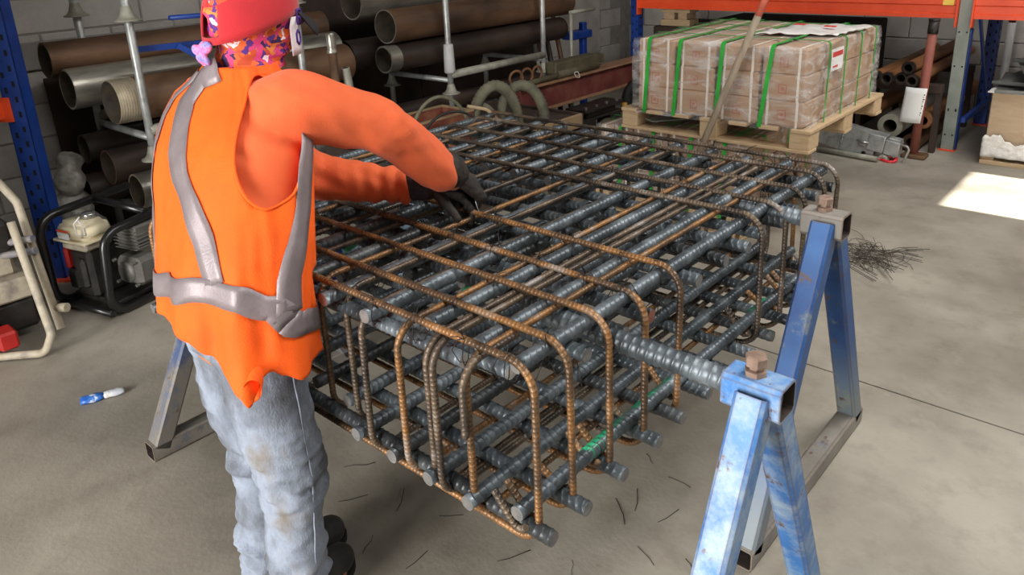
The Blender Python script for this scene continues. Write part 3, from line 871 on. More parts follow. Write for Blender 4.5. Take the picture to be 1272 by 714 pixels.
# the corner of the back flap is rolled outwards
c0 = trunk_pt(R_(329), .745, .030); axd = Vector((.55, -.62, -.35)).normalized(); mb = MB()
vs = []; fs = []; n = 20; sdv = axd.cross(Vector((.25, .15, 1))).normalized(); upv = sdv.cross(axd)
for (dpt, k) in ((-.055, .55), (-.025, .9), (0, 1.0), (.004, 1.03), (.0, .9), (-.045, .5)):
    for j in range(n):
        a = 2 * math.pi * j / n; vs.append(c0 + axd * dpt + (sdv * math.cos(a) * .019 + upv * math.sin(a) * .040) * k)
for i in range(5):
    for j in range(n): fs.append((i * n + j, i * n + (j + 1) % n, (i + 1) * n + (j + 1) % n, (i + 1) * n + j))
mb._add(vs, fs, True); mb.build('rolled_corner', MT['vest'], vest)
# ---- scarf, cap
mb = MB(); seg = 40; prof = []
def head_ring(z, a, b, cy=0): return [(HEAD.x + a * math.cos(2 * math.pi * k / seg), HEAD.y + cy + b * math.sin(2 * math.pi * k / seg), HEAD.z + z) for k in range(seg)]
rows = [head_ring(-.118, .088, .082, -.022), head_ring(-.10, .074, .080, -.014), head_ring(-.075, .073, .088, .0), head_ring(-.045, .079, .100, .004), head_ring(-.01, .086, .108, .004), head_ring(.03, .088, .108, .002), head_ring(.07, .08, .098, 0), head_ring(.105, .05, .062, 0), head_ring(.118, .01, .012, 0)]
G = []
for i in range(len(rows) - 1):
    for f in range(3):
        G.append([Vector(a).lerp(Vector(b), f / 3) for a, b in zip(rows[i], rows[i + 1])])
G.append([Vector(p) for p in rows[-1]])
for r in G:
    for p in r:
        d = (p - HEAD); d.z = 0
        p += d.normalized() * (.005 * fbm(p, (20, 20, 60)) + .004 * math.sin(p.z * 150 + 6 * fbm(p, (12, 12, 12))) * (1 if p.z < HEAD.z + .02 else 0))
scarf = cloth_sheet('scarf', MT['scarf'], man, G, .002, True)
mb = MB()
kn = HEAD + Vector((-.012, -.118, -.058))
ellipsoid(mb, kn, (.016, .016, .014)); ellipsoid(mb, kn + Vector((-.018, -.008, -.010)), (.022, .008, .015), rot=(.3, .6, .4)); ellipsoid(mb, kn + Vector((.018, -.006, .0)), (.018, .008, .014), rot=(.2, -.6, .2)); ellipsoid(mb, kn + Vector((-.004, -.010, -.028)), (.016, .007, .020), rot=(.5, .2, .2)); ellipsoid(mb, kn + Vector((.012, -.010, -.024)), (.012, .006, .02), rot=(.4, -.3, -.3))
fuse(mb, 'knot', MT['lilac'], scarf, .004, 3, lambda c, n: .003 * fbm(c, (70, 70, 70)))
# white printed panel with purple letters at the cheek
def cheek(tdeg, z, o=.0):
    t = math.radians(tdeg); zz = z
    a = .0885 if z > -.03 else .082; b = .110 if z > -.03 else .102
    return HEAD + Vector(((a + o) * math.cos(t), .004 + (b + o) * math.sin(t), zz))
MT['white_print'] = mat('white_scarf_print', [rgb(206, 196, 204), rgb(226, 218, 222)], 20, .8)
MT['purple_print'] = mat('purple_scarf_print', [rgb(62, 34, 120), rgb(84, 52, 142)], 20, .8)
cloth_sheet('white_print', MT['white_print'], scarf, [[cheek(a, z, .0075) for a in range(24, 62, 4)] for z in (-.095, -.075, -.055, -.03, -.005)], .001)
def glyph(strokes, t0, z0, sc, name):
    mb = MB()
    for st in strokes:
        pts = []
        for i in range(len(st) - 1):
            for k in range(4):
                x = st[i][0] + (st[i + 1][0] - st[i][0]) * k / 4; y = st[i][1] + (st[i + 1][1] - st[i][1]) * k / 4
                pts.append(cheek(t0 + x * sc / .0017, z0 + y * sc, .0085))
        pts.append(cheek(t0 + st[-1][0] * sc / .0017, z0 + st[-1][1] * sc, .0085)); mb.tube(pts, .0028, 5)
    mb.build(name, MT['purple_print'], scarf)
glyph([[(0, 0), (0, 1), (.6, 1), (.75, .8), (.6, .52), (0, .5)], [(.3, .5), (.75, 0)]], 36, -.025, .034, 'letter')
glyph([[(.35, 0), (.05, .25), (.05, .75), (.35, 1), (.65, .75), (.65, .25), (.35, 0)]], 36, -.072, .034, 'letter')
# cap
rows = []
for i in range(15):
    ph_ = i / 14 * math.pi / 2
    z = -.028 + (.045 if i else .0) + .108 * math.sin(ph_) if False else -.02 + .148 * math.sin(ph_)
    k = math.cos(ph_) ** .62
    rows.append([HEAD + Vector(((.098) * k * math.cos(2 * math.pi * j / 60) + 1e-4, .0 + .119 * k * math.sin(2 * math.pi * j / 60), z + (.034 * math.sin(2 * math.pi * j / 60) if i == 0 else .034 * math.sin(2 * math.pi * j / 60) * math.cos(ph_)))) for j in range(60)])
for i in range(15):
    for j in range(60):
        a = 360 * j / 60
        if i in (2, 3, 4) and 262 <= a <= 290: rows[i][j] = None     # the opening above the strap
cap = cloth_sheet('cap', MT['cap'], man, rows, .003, True)
br = []
for i in range(7):
    f = i / 6; row = []
    for j in range(25):
        a = math.radians(90 + (j - 12) / 12 * 48)
        p = HEAD + Vector((.098 * math.cos(a), .115 * math.sin(a), .004))
        out = HEAD + Vector((.092 * math.cos(a) * 1.02,   .160 * (abs(math.sin(a)) ** .55), -.022 - .02 * abs(math.cos(a)) ** 1.5))
        row.append(p.lerp(out, f) + Vector((0, 0, -.03 * f * abs(math.cos(a)) * 1.0)))
    br.append(row)
cloth_sheet('brim', MT['brim'], cap, br, .003)
# ---- gloves: palm, four fingers of different length and a thumb, curled
def glove(wr, fwd, palm_n, side, curls, name='glove', thumb_curl=.8, cuffm=None, sc=1.0):
    """wr wrist point, fwd hand direction, palm_n palm normal, side direction of the index side"""
    fwd = Vector(fwd).normalized(); palm_n = Vector(palm_n); palm_n = (palm_n - fwd * palm_n.dot(fwd)).normalized(); sd = palm_n.cross(fwd) * side
    mb = MB()
    pc = wr + fwd * .055 * sc
    limb(mb, [wr - fwd * .03, wr + fwd * .005], [.036 * sc, .034 * sc])
    for k in (-1, -.33, .33, 1):
        limb(mb, [wr + fwd * .012 + sd * k * .016, wr + fwd * .088 * sc + sd * k * .031 * sc], [.019, .0175], 10)
    L = [(.040, .026, .022), (.046, .030, .024), (.043, .028, .022), (.034, .021, .019)]
    knob = None
    for i, k in enumerate((1, .34, -.33, -1)):
        p = wr + fwd * (.088 - .006 * abs(k + .2)) * sc + sd * k * .031 * sc; d = fwd.copy(); pts = [p - fwd * .012, p]; ang = 0
        for j, l in enumerate(L[i]):
            ang += curls[i] * (.85 if j == 0 else 1.05)
            d = fwd * math.cos(ang) + palm_n * math.sin(ang) + sd * k * .06
            p = p + d.normalized() * l * sc; pts.append(p)
        limb(mb, pts, [.0125, .0122, .0115, .0108, .0095], 10, 4)
        if i == 1: knob = pts[2]
    b = wr + fwd * .028 * sc + sd * .024 + palm_n * .006; pts = [b]; d = (sd * .75 + fwd * .6 + palm_n * .35).normalized(); p = b
    for j, l in enumerate((.036, .032, .026)):
        p = p + d * l * sc; pts.append(p); d = (d + (palm_n * .5 + fwd * .35 - sd * .45) * thumb_curl).normalized()
    limb(mb, pts, [.017, .0145, .013, .011], 10, 4)
    g = fuse(mb, name, MT['glove'], man, .0045, 2, lambda c, n: .0022 * fbm(c, (60, 60, 60)))
    c = MB(); limb(c, [wr - fwd * .034, wr - fwd * .008], [.040 * sc, .038 * sc], 18)
    fuse(c, 'cuff', cuffm or MT['glove'], g, .005, 2)
    return g, knob
gR, kb = glove(WRR + Vector((.0, .045, -.015)), (.01, .78, -.62), (-.55, -.55, -.6), -1, (1.15, 1.2, 1.2, 1.25), thumb_curl=.8, sc=1.24)
mb = MB(); ellipsoid(mb, kb + Vector((.009, -.002, .008)), (.006, .006, .006), 10, 6); mb.build('badge', MT['pink'], gR)
gL, _ = glove(WRL + Vector((.05, .045, -.006)), (.62, .74, -.30), (.1, -.1, -1), 1, (.55, .6, .65, .7), cuffm=MT['glove_grey'], thumb_curl=.5, sc=1.1)
# the piece of wire being twisted
mb = MB(); a = Vector((.865, .545, .915)); mb.tube([a + Vector((-.02, .01, .05)), a, a + Vector((.012, .0, -.03)), a + Vector((.05, .02, -.028))], .0013, 5)
MT['bright_wire'] = mat('bright_wire', [rgb(170, 172, 174), rgb(200, 202, 204)], 9, .35, .7)
tag(mb.build('binding_wire', MT['bright_wire']), 'thin bright binding wire held in the right dark glove', 'wire')
# ------------------------------------------------------------------ pipes and racks along the left wall
MT['galv'] = mat('galvanised_tube', [rgb(132, 134, 132), rgb(168, 170, 168), rgb(188, 190, 186)], 14, .42, .5, .08, 120, rvar=.1)
MT['galv_dull'] = mat('dull_cast_collar', [rgb(122, 120, 108), rgb(158, 156, 142)], 16, .6, .2, .1, 90)
MT['sleeve'] = mat('pale_grey_sleeve', [rgb(168, 168, 168), rgb(192, 192, 190)], 12, .5)
MT['pipe_brown'] = mat('brown_rusted_pipe', [rgb(54, 40, 30), rgb(92, 66, 46), rgb(120, 90, 64)], 5, .6, .25, .15, 60, stretch=(1, .35, 1), pos=[.3, .5, .72])
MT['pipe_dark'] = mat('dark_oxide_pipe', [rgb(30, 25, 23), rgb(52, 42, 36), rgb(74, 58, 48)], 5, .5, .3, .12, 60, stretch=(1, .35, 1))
MT['pipe_steel'] = mat('mill_polished_pipe', [rgb(92, 88, 80), rgb(144, 140, 130), rgb(176, 172, 160), rgb(70, 62, 54)], 5, .34, .7, .06, 80, stretch=(1, .25, 1), pos=[.3, .46, .58, .72])
MT['pipe_tan'] = mat('tan_threaded_steel', [rgb(150, 138, 116), rgb(182, 170, 146)], 12, .5, .3, .1, 90)
MT['pipe_in'] = mat('dark_pipe_inside', [rgb(46, 40, 33), rgb(84, 74, 58)], 9, .8)
MT['blue_rack'] = mat('dark_blue_rack_paint', [rgb(14, 44, 112), rgb(22, 62, 142)], 8, .45, 0, .05, 60)
MT['hole'] = mat('dark_slot', [rgb(8, 10, 16), rgb(14, 16, 24)], 8, .9)
MT['orange'] = mat('orange_rack_paint', [rgb(206, 62, 24), rgb(226, 80, 34)], 5, .45, 0, .05, 60)
MT['rackgrey'] = mat('grey_green_rack_face', [rgb(116, 122, 114), rgb(142, 148, 140)], 6, .5, .2, .06, 60)
MT['blackrub'] = mat('black_rubber', [rgb(14, 14, 14), rgb(30, 29, 28)], 10, .55)

def bell(mb, x, y, z, r0=.024, r1=.066, h=.075, flip=False):
    pr = [(r0, h), (r0 * 1.15, h * .8), (r0 * 1.5, h * .42), (r1 * .8, h * .14), (r1, .008), (r1, 0), (r0, 0)]
    if flip: pr = [(r, h - z_) for r, z_ in pr]
    mb.lathe(pr, 24, 0, Matrix.Translation((x, y, z)))
def pipe_rack(label, ys, xs, collar_z, top, rail_z, sleeve=None, tail=0.0):
    t = thing('pipe_rack', label, 'pipe rack', (xs[0], ys[0], 0), 'galvanised racks for the big pipes')
    for y in ys:
        for x in xs:
            mb = MB(); mb.tube([(x, y, 0), (x, y, top)], .021, 14); p = mb.build('post', MT['galv'], t)
            for cz in collar_z:
                mb = MB(); bell(mb, x, y, cz); mb.build('collar', MT['galv_dull'], p)
            mb = MB(); mb.lathe([(.07, 0), (.07, .012), (.03, .02), (.022, .05)], 20, 0, Matrix.Translation((x, y, 0))); mb.build('foot_plate', MT['galv_dull'], p)
            if sleeve and x == xs[0] and y == ys[0]:
                mb = MB(); mb.lathe([(.022, .20), (.034, .195), (.036, .17), (.041, .0), (.036, -.01), (.022, -.012)], 24, 0, Matrix.Translation((x, y, sleeve))); mb.build('sleeve', MT['sleeve'], p)
        for rz in (rail_z - .04, .24, rail_z + .69):
            mb = MB(); mb.tube([(xs[0], y, rz), (xs[1], y, rz)], .02, 10); mb.build('cross_bar', MT['galv'], t)
    for x in xs:
        mb = MB(); mb.tube([(x, ys[0], rail_z), (x, ys[1], rail_z)], .029, 14); mb.build('rail', MT['galv_dull'], t)
    return t
pipe_rack('galvanised pipe rack with bell collars behind the worker', (.757, 1.73), (-1.75, -2.42), (.575, 1.30), 1.98, .735)
pipe_rack('galvanised pipe rack with a pale sleeve on its front post', (2.955, 4.03), (-1.75, -2.42), (.545, 1.29), 1.98, .685, .71)
def big_pipe(label, a, L, ro, m, rim=None, thread=0, wall=.010, band=None):
    t = thing('steel_pipe', label, 'pipe', a, 'big steel pipes along the left wall')
    y0 = 0.0
    if thread:
        mb = MB(); prof = []
        n = 9
        for k in range(n):
            z = thread * k / n; prof += [(ro * .965, z), (ro * .99, z + thread / n * .4), (ro * .965, z + thread / n * .85)]
        prof.append((ro * .965, thread))
        xf = Matrix.Translation(a) @ Vector((0, 1, 0)).to_track_quat('Z', 'Y').to_matrix().to_4x4()
        mb.lathe(prof, 32, 0, xf); mb.lathe([(ro - wall, thread), (ro - wall, 0), (ro * .965, 0)], 32, 1, xf)
        mb.build('threaded_end', [rim or m, MT['pipe_in']], t); y0 = thread
    if band:
        mb = MB(); mb.pipe((a[0], a[1] + y0, a[2]), (a[0], a[1] + y0 + band, a[2]), ro * 1.006, ro - wall, 32, 0, 1)
        mb.build('polished_end', [rim or m, MT['pipe_in']], t); y0 += band
    mb = MB(); mb.pipe((a[0], a[1] + y0, a[2]), (a[0], a[1] + L, a[2]), ro, ro - wall, 32, 0, 1, 2)
    mb.build('barrel', [m, MT['pipe_in'], rim or m], t)
    return t
big_pipe('big brown pipe topmost of the stack left of the worker', (-2.268, .50, 1.098), 1.75, .097, MT['pipe_brown'])
big_pipe('shiny scratched steel pipe in the middle of the stack left of the worker', (-2.115, .53, .955), 1.7, .108, MT['pipe_steel'])
big_pipe('rusty pipe with a pale threaded end, left of the worker', (-1.90, .65, .885), 1.5, .118, MT['pipe_brown'], MT['pipe_tan'], thread=.12)
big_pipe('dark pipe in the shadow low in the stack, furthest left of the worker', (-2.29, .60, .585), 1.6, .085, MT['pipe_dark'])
big_pipe('dull grey pipe low down beside the bell collar', (-1.93, .70, .375), 1.4, .10, MT['pipe_steel'], MT['pipe_tan'])
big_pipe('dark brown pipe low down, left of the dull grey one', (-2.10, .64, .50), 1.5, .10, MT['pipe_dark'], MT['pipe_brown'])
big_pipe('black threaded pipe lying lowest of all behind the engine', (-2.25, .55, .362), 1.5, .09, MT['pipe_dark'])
big_pipe('grey pipe topmost at the upper edge of the right stack', (-2.13, 2.42, 1.235), 2.2, .118, MT['pipe_steel'])
big_pipe('large tan brown pipe in front in the right stack, above the polished end', (-1.93, 2.54, 1.068), 2.02, .117, MT['pipe_brown'], MT['pipe_steel'], wall=.008)
big_pipe('dark red brown pipe with a bright polished end, lower front of the right stack', (-1.93, 2.50, .845), 1.98, .094, MT['pipe_dark'], MT['pipe_steel'], band=.10)
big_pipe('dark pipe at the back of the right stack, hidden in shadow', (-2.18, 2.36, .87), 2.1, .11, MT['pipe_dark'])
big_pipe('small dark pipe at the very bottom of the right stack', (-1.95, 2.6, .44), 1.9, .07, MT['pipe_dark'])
# dark sheets added as shade behind the racks; the first extends a brown slab
MT['sheet_dark'] = mat('dark_rust_and_shade_sheet', [rgb(34, 26, 22), rgb(54, 40, 33), rgb(70, 54, 44)], 3, .75, .1, .1, 40)  # rust brown, also colours the sheets that stand in for shade
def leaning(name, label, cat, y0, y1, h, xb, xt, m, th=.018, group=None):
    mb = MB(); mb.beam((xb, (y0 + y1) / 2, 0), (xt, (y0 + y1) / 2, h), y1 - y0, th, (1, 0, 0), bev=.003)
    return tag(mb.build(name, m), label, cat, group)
leaning('shade_sheet', 'brown slab on the block wall, widened as added shade behind the left pipe stack', 'sheet', .60, 2.35, .95, -2.62, -2.70, MT['sheet_dark'])
leaning('shade_sheet', 'tall dark sheet added as shade behind the left ends of the right pipe stack', 'sheet', 2.37, 3.40, 1.62, -2.55, -2.69, MT['sheet_dark'])
leaning('shade_sheet', 'wide dark sheet added as shade behind the right pipe stack', 'sheet', 3.42, 5.05, 1.30, -2.55, -2.69, MT['sheet_dark'])
# small things in the pipe corner
t = thing('blue_frame', 'blue tubular steel frame beside the cap of the worker', 'frame', (-1.80, .8, 0))
mb = MB(); mb.tube([(-1.80, .99, 1.29), (-1.80, 1.65, 1.275)], .013, 10); mb.build('rail', MT['blue_rack'], t)
mb = MB(); mb.beam((-1.80, .79, 1.15), (-1.80, 1.65, 1.125), .03, .03); mb.build('rail', MT['blue_rack'], t)
mb = MB(); mb.beam((-1.785, 1.0, 1.145), (-1.72, 1.20, 1.0), .05, .03); mb.build('brace', MT['blue_rack'], t)
mb = MB(); mb.beam((-1.80, 1.64, 0), (-1.80, 1.64, 1.30), .04, .04); mb.build('post', MT['blue_rack'], t)
t = thing('jointed_pipe', 'upright brown pipe with a coupling beside the sleeve of the worker', 'pipe', (-1.5, 1.78, 0))
mb = MB(); mb.tube([(-1.5, 1.78, 0), (-1.5, 1.78, 1.02)], .026, 14); mb.build('lower_tube', MT['pipe_brown'], t)
mb = MB(); mb.lathe([(.028, 1.015), (.031, 1.02), (.031, 1.03), (.025, 1.04), (.027, 1.05), (.028, 1.125), (.022, 1.135)], 16, 0, Matrix.Translation((-1.5, 1.78, 0))); mb.build('coupling', MT['pipe_steel'], t)
mb = MB(); mb.pipe((-1.52, 1.98, .0), (-1.50, 1.86, .92), .026, .02, 16, 0, 1); tag(mb.build('leaning_pipe', [MT['galv_dull'], MT['pipe_in']]), 'grey pipe leaning behind the arm of the worker', 'pipe')
for i, (y, x, lab, m, r) in enumerate([(4.40, -2.0, 'grey pole nearest the pipe ends, leaning on the wall', MT['galv_dull'], .018), (4.56, -1.98, 'dark brown pole leaning between the grey pole and the blue clamp', MT['pipe_dark'], .024), (4.70, -1.97, 'red brown pole leaning beside the blue clamp', MT['pipe_brown'], .022)]):
    mb = MB(); mb.tube([(x, y, 0), (x - .30, y + .08, 1.02)], r, 10); tag(mb.build('pole', m), lab, 'pole')
mb = MB(); mb.tube([(-1.79, 4.45, .985), (-1.79, 4.80, .985)], .016, 10); mb.tube([(-1.79, 4.46, .985), (-1.79, 4.46, 0)], .014, 8)
tag(mb.build('bent_rail', MT['galv_dull']), 'grey bent rail end sticking out past the pipe ends', 'rail')
t = thing('clamp', 'dark blue clamp hanging beside the leaning poles', 'clamp', (-2.05, 4.9, .68))
mb = MB(); mb.bbox(-2.12, -1.98, 4.74, 5.04, .70, .77, .01); mb.build('jaw', MT['blue_rack'], t)
mb = MB(); mb.bbox(-2.08, -2.02, 4.95, 5.01, .0, .84, .008); mb.build('stem', MT['blue_rack'], t)

# ------------------------------------------------------------------ blue rack upright at the left edge
def upright(label, x, y, h, m, foot_m, w=.09, d=.07, name='rack_upright', face='y', group=None, holes=True, hm=None):
    t = thing(name, label, 'rack upright', (x, y, 0), group)
    mb = MB()
    # C section: a face plate with two returns
    mb.bbox(x - w / 2, x + w / 2, y, y + .004, 0, h, .001); mb.bbox(x - w / 2, x - w / 2 + .004, y, y + d, 0, h, .001); mb.bbox(x + w / 2 - .004, x + w / 2, y, y + d, 0, h, .001)
    mb.build('column', m, t)
    if holes:
        hb = MB()
        z = .12
        while z < h - .05:
            for s_ in (-1, 1): hb.bbox(x + s_ * w * .24 - .006, x + s_ * w * .24 + .006, y - .0015, y + .001, z + (.025 if s_ > 0 else 0), z + (.025 if s_ > 0 else 0) + .024, .001)
            z += .075
        for k in range(int((h - .1) / .075)): hb.bbox(x + w / 2 - .001, x + w / 2 + .0015, y + d * .35, y + d * .6, .1 + k * .075, .124 + k * .075, .001)
        tag(hb.build('slots', hm or MT['hole'], t), kind='stuff')
    mb = MB(); mb.bbox(x - w * .6, x + w * .6, y - .015, y + d + .01, 0, .012, .002); mb.build('foot_plate', foot_m, t)
    return t
xl, yl = -2.02, .20
t = thing('rack_upright', 'slotted dark blue rack upright at the left edge with a red foot', 'rack upright', (xl, yl, 0))
mb = MB()
def ldir(u, v, z): return Vector((xl + u * .75 - v * .66, yl + u * .66 + v * .75, z))
def lbox(mb, u0, u1, v0, v1, z0, z1):
    vs = [ldir(u, v, z) for u in (u0, u1) for v in (v0, v1) for z in (z0, z1)]
    mb._add(vs, [(0, 1, 3, 2), (4, 6, 7, 5), (0, 4, 5, 1), (2, 3, 7, 6), (0, 2, 6, 4), (1, 5, 7, 3)])
lbox(mb, 0, .10, 0, .005, 0, 1.7); lbox(mb, 0, .005, 0, .08, 0, 1.7); lbox(mb, .095, .10, 0, .08, 0, 1.7); mb.build('column', MT['blue_rack'], t)
mb = MB(); z = .1; k = 0
while z < 1.6:
    lbox(mb, .022, .036, -.002, .001, z, z + .028); lbox(mb, .064, .078, -.002, .001, z + .03, z + .058); z += .075
tag(mb.build('slots', MT['hole'], t), kind='stuff')
mb = MB(); lbox(mb, -.03, .16, -.03, .10, 0, .012); mb.build('foot_plate', MT['orange'], t)
mb = MB(); lbox(mb, -.60, .035, -.012, -.002, .86, .98); lbox(mb, -.60, .0, -.06, -.012, .88, .96); tag(mb.build('rack_beam', MT['orange']), 'end of an orange beam hooked on the blue upright at the left edge', 'rack beam')
MT['sack'] = mat('dirty_white_wrap', [rgb(84, 80, 74), rgb(126, 122, 114), rgb(158, 156, 150)], 14, .5, 0, .3, 40)
mb = MB()
for (x, y, z, r) in [(-2.22, .50, .12, .14), (-2.24, .46, .30, .12), (-2.21, .46, .45, .095), (-2.24, .5, .55, .07), (-2.17, .47, .22, .10)]: ellipsoid(mb, (x, y, z), (r, r * .9, r * .8))
o = fuse(mb, 'wrapped_sack', MT['sack'], thing('wrapped_bundle', 'dirty white wrapped bundle behind the blue upright', 'bundle', (-2.15, .42, 0)), .015, 3, lambda c, n: .022 * fbm(c, (9, 9, 14)) + .012 * abs(fbm(c, (26, 22, 30))))

# ------------------------------------------------------------------ petrol engine in a black roll frame
MT['cream'] = mat('cream_tank_paint', [rgb(196, 184, 152), rgb(214, 204, 174)], 6, .4, 0, .04, 50)
MT['cream_dirty'] = mat('dusty_beige_paint', [rgb(146, 134, 112), rgb(176, 166, 146), rgb(120, 112, 104)], 8, .6, 0, .1, 50)
MT['alu'] = mat('dusty_cast_alloy', [rgb(78, 76, 72), rgb(118, 116, 110)], 12, .55, .4, .15, 60)
MT['engine_dark'] = mat('oily_engine_metal', [rgb(26, 25, 24), rgb(54, 50, 46)], 14, .5, .3, .2, 60)
MT['red_paint'] = mat('red_paint', [rgb(150, 26, 24), rgb(180, 38, 32)], 8, .45)
MT['black_paint'] = mat('glossy_black_tube', [rgb(16, 16, 17), rgb(30, 29, 29)], 8, .3, 0, .04, 60, coat=.2)
MT['chrome'] = mat('worn_chrome', [rgb(150, 150, 148), rgb(196, 196, 194)], 12, .25, .8)
MT['white'] = mat('white_plastic', [rgb(196, 196, 194), rgb(214, 214, 212)], 9, .5)
eng = thing('petrol_engine', 'small petrol engine with a cream tank in a black tubular frame', 'engine', (-1.42, .35, 0))
EO = Vector((-1.6, .11, 0)); E1 = Vector((.96, .27, 0)); E2 = Vector((-.27, .96, 0))
def el(u, v, z): return EO + E1 * u + E2 * v + Vector((0, 0, z))
EX = Matrix(((E1.x, E2.x, 0, EO.x), (E1.y, E2.y, 0, EO.y), (0, 0, 1, 0), (0, 0, 0, 1)))
for (u, v0, h) in ((-.005, 0.0, .46), (.36, .06, .415)):
    p = fillet([el(u, .50, .025), el(u, v0 * .3, .025), el(u, v0, h), el(u, .50, h + .02)], .09, 8)
    mb = MB(); mb.tube(p, .021, 14); mb.build('roll_bar', MT['black_paint'], eng)
for (v, z) in ((.03, .028), (.46, .028), (.30, .475)):
    mb = MB(); mb.tube([el(-.005, v, z), el(.36, v, z - (.03 if z > .1 else 0))], .018, 10); mb.build('cross_tube', MT['black_paint'], eng)
mb = MB(); mb.bbox(.02, .34, .08, .40, .04, .065, .006, 0, EX); mb.build('base_plate', MT['engine_dark'], eng)
mb = MB(); bm_ = bmesh.new(); bmesh.ops.create_cube(bm_, size=1)
for v in bm_.verts: v.co = Vector((v.co.x * (.22 if v.co.z < 0 else .185), v.co.y * (.17 if v.co.z < 0 else .14), v.co.z * .085))
bmesh.ops.bevel(bm_, geom=list(bm_.edges), offset=.022, segments=4, affect='EDGES'); bm_.verts.index_update()
mb._add([EX @ (v.co + Vector((.150, .115, .405))) for v in bm_.verts], [[v.index for v in f.verts] for f in bm_.faces], True); bm_.free()
mb.bbox(.036, .264, .026, .204, .352, .364, .004, 0, EX)
tank = mb.build('fuel_tank', MT['cream'], eng)
mb = MB(); mb.lathe([(.0, .03), (.030, .028), (.034, .02), (.034, .002), (.028, 0)], 18, 0, EX @ Matrix.Translation((.17, .14, .445))); mb.build('filler_cap', MT['chrome'], tank)
mb = MB(); mb.box(.085, .165, .0255, .0275, .372, .404, 0, EX); mb.build('label_plate', MT['white'], tank)
mb = MB(); mb.box(.085, .165, .0245, .0265, .408, .416, 0, EX); mb.build('label_stripe', MT['orange'], tank)
mb = MB(); mb.bbox(.07, .24, .04, .19, .31, .352, .012, 0, EX); mb.build('tank_base', MT['cream_dirty'], eng)
mb = MB(); mb.bbox(.08, .22, .06, .30, .06, .31, .02, 0, EX); mb.bbox(.05, .12, .05, .12, .1, .2, .01, 0, EX); mb.bbox(.14, .2, .035, .08, .12, .27, .015, 0, EX); mb.build('crankcase', MT['engine_dark'], eng)
mb = MB(); mb.lathe([(0, .0), (.06, .0), (.085, .015), (.09, .05)], 24, 0, EX @ Matrix.Translation((.06, .20, .2)) @ Matrix.Rotation(R_(90), 4, 'Y') @ Matrix.Scale(-1, 4, (0, 0, 1))); mb.build('recoil_housing', MT['red_paint'], eng)
mb = MB(); mb.bbox(.045, .075, .05, .10, .20, .31, .01, 0, EX); mb.build('air_intake', MT['red_paint'], eng)
mb = MB()
for k in range(7):
    z = .285 + k * .017; s_ = .012 * abs(k - 2)
    mb.bbox(.235 + s_ * .3, .40 - s_ * .4, .19, .37, z, z + .007, .003, 0, EX)
mb.bbox(.25, .385, .2, .36, .28, .40, .01, 0, EX); mb.build('cooling_fins', MT['alu'], eng)
mb = MB(); mb.bbox(.27, .43, .15, .27, .12, .26, .022, 0, EX)
mb.lathe([(0, .012), (.05, .01), (.055, 0)], 18, 0, EX @ Matrix.Translation((.35, .15, .19)) @ Matrix.Rotation(R_(90), 4, 'X'))
for (a, b) in ((.285, .135), (.415, .135), (.285, .245), (.415, .245)): mb.lathe([(0, .016), (.008, .016), (.008, 0)], 6, 0, EX @ Matrix.Translation((a, .15, b)) @ Matrix.Rotation(R_(90), 4, 'X'), False)
mb.build('cover_plate', MT['alu'], eng)
mb = MB(); mb.tube([el(.22, .05, .47), el(.23, .06, .44), el(.25, .05, .40), el(.24, .02, .41), el(.25, .01, .47), el(.27, .03, .50)], .0035, 6); mb.build('pull_cord', MT['white'], eng)

# ------------------------------------------------------------------ beige framed machine at the left edge
mach = thing('compactor', 'red and beige machine in a dusty tubular frame at the left edge', 'machine', (-1.55, -.15, 0))
mb = MB(); mb.tube(fillet([(-1.75, -.12, .80), (-1.52, -.03, .715), (-1.42, .005, .615), (-1.18, -.01, .085)], .06, 6), .017, 12); mb.build('outer_tube', MT['cream_dirty'], mach)
mb = MB(); mb.tube(fillet([(-1.34, -.055, .56), (-1.30, -.055, .44), (-1.125, -.065, .10), (-1.135, -.10, .022), (-1.27, -.245, .022), (-1.75, -.60, .022)], .05, 6), .017, 12); mb.build('lower_tube', MT['cream_dirty'], mach)
for dz in (0, -.055):
    mb = MB(); mb.tube([(-1.78, -.38, .41 + dz), (-1.41, -.08, .455 + dz), (-1.30, .0, .475 + dz)], .0165, 12); mb.build('handle_tube', MT['blue_rack'] if False else mat('dusty_blue_tube%d' % (dz != 0), [rgb(70, 84, 130), rgb(122, 120, 120), rgb(150, 140, 126)], 9, .6), mach)
mb = MB(); mb.tube([(-1.215, .0, .17), (-1.17, .03, .175)], .02, 10); mb.build('bung', MT['cream_dirty'], mach)
mb = MB(); mb.bbox(-1.75, -1.42, -.30, -.06, .30, .42, .015); mb.build('engine_cover', MT['cream_dirty'], mach)
mb = MB(); mb.bbox(-1.62, -1.36, -.18, -.03, .20, .299, .01); mb.build('side_cover', MT['cream_dirty'], mach)
mb = MB(); mb.bbox(-1.72, -1.38, -.28, -.05, .421, .56, .02); mb.build('air_cleaner', MT['engine_dark'], mach)
mb = MB(); mb.bbox(-1.64, -1.38, -.2, -.02, .05, .199, .02); mb.build('engine_block', MT['engine_dark'], mach)
mb = MB(); mb.bbox(-1.52, -1.33, -.26, -.205, .04, .24, .012); mb.build('base_housing', MT['red_paint'], mach)
mb = MB(); mb.bbox(-1.329, -1.22, -.235, -.16, .05, .13, .01); mb.build('foot_step', MT['red_paint'], mach)

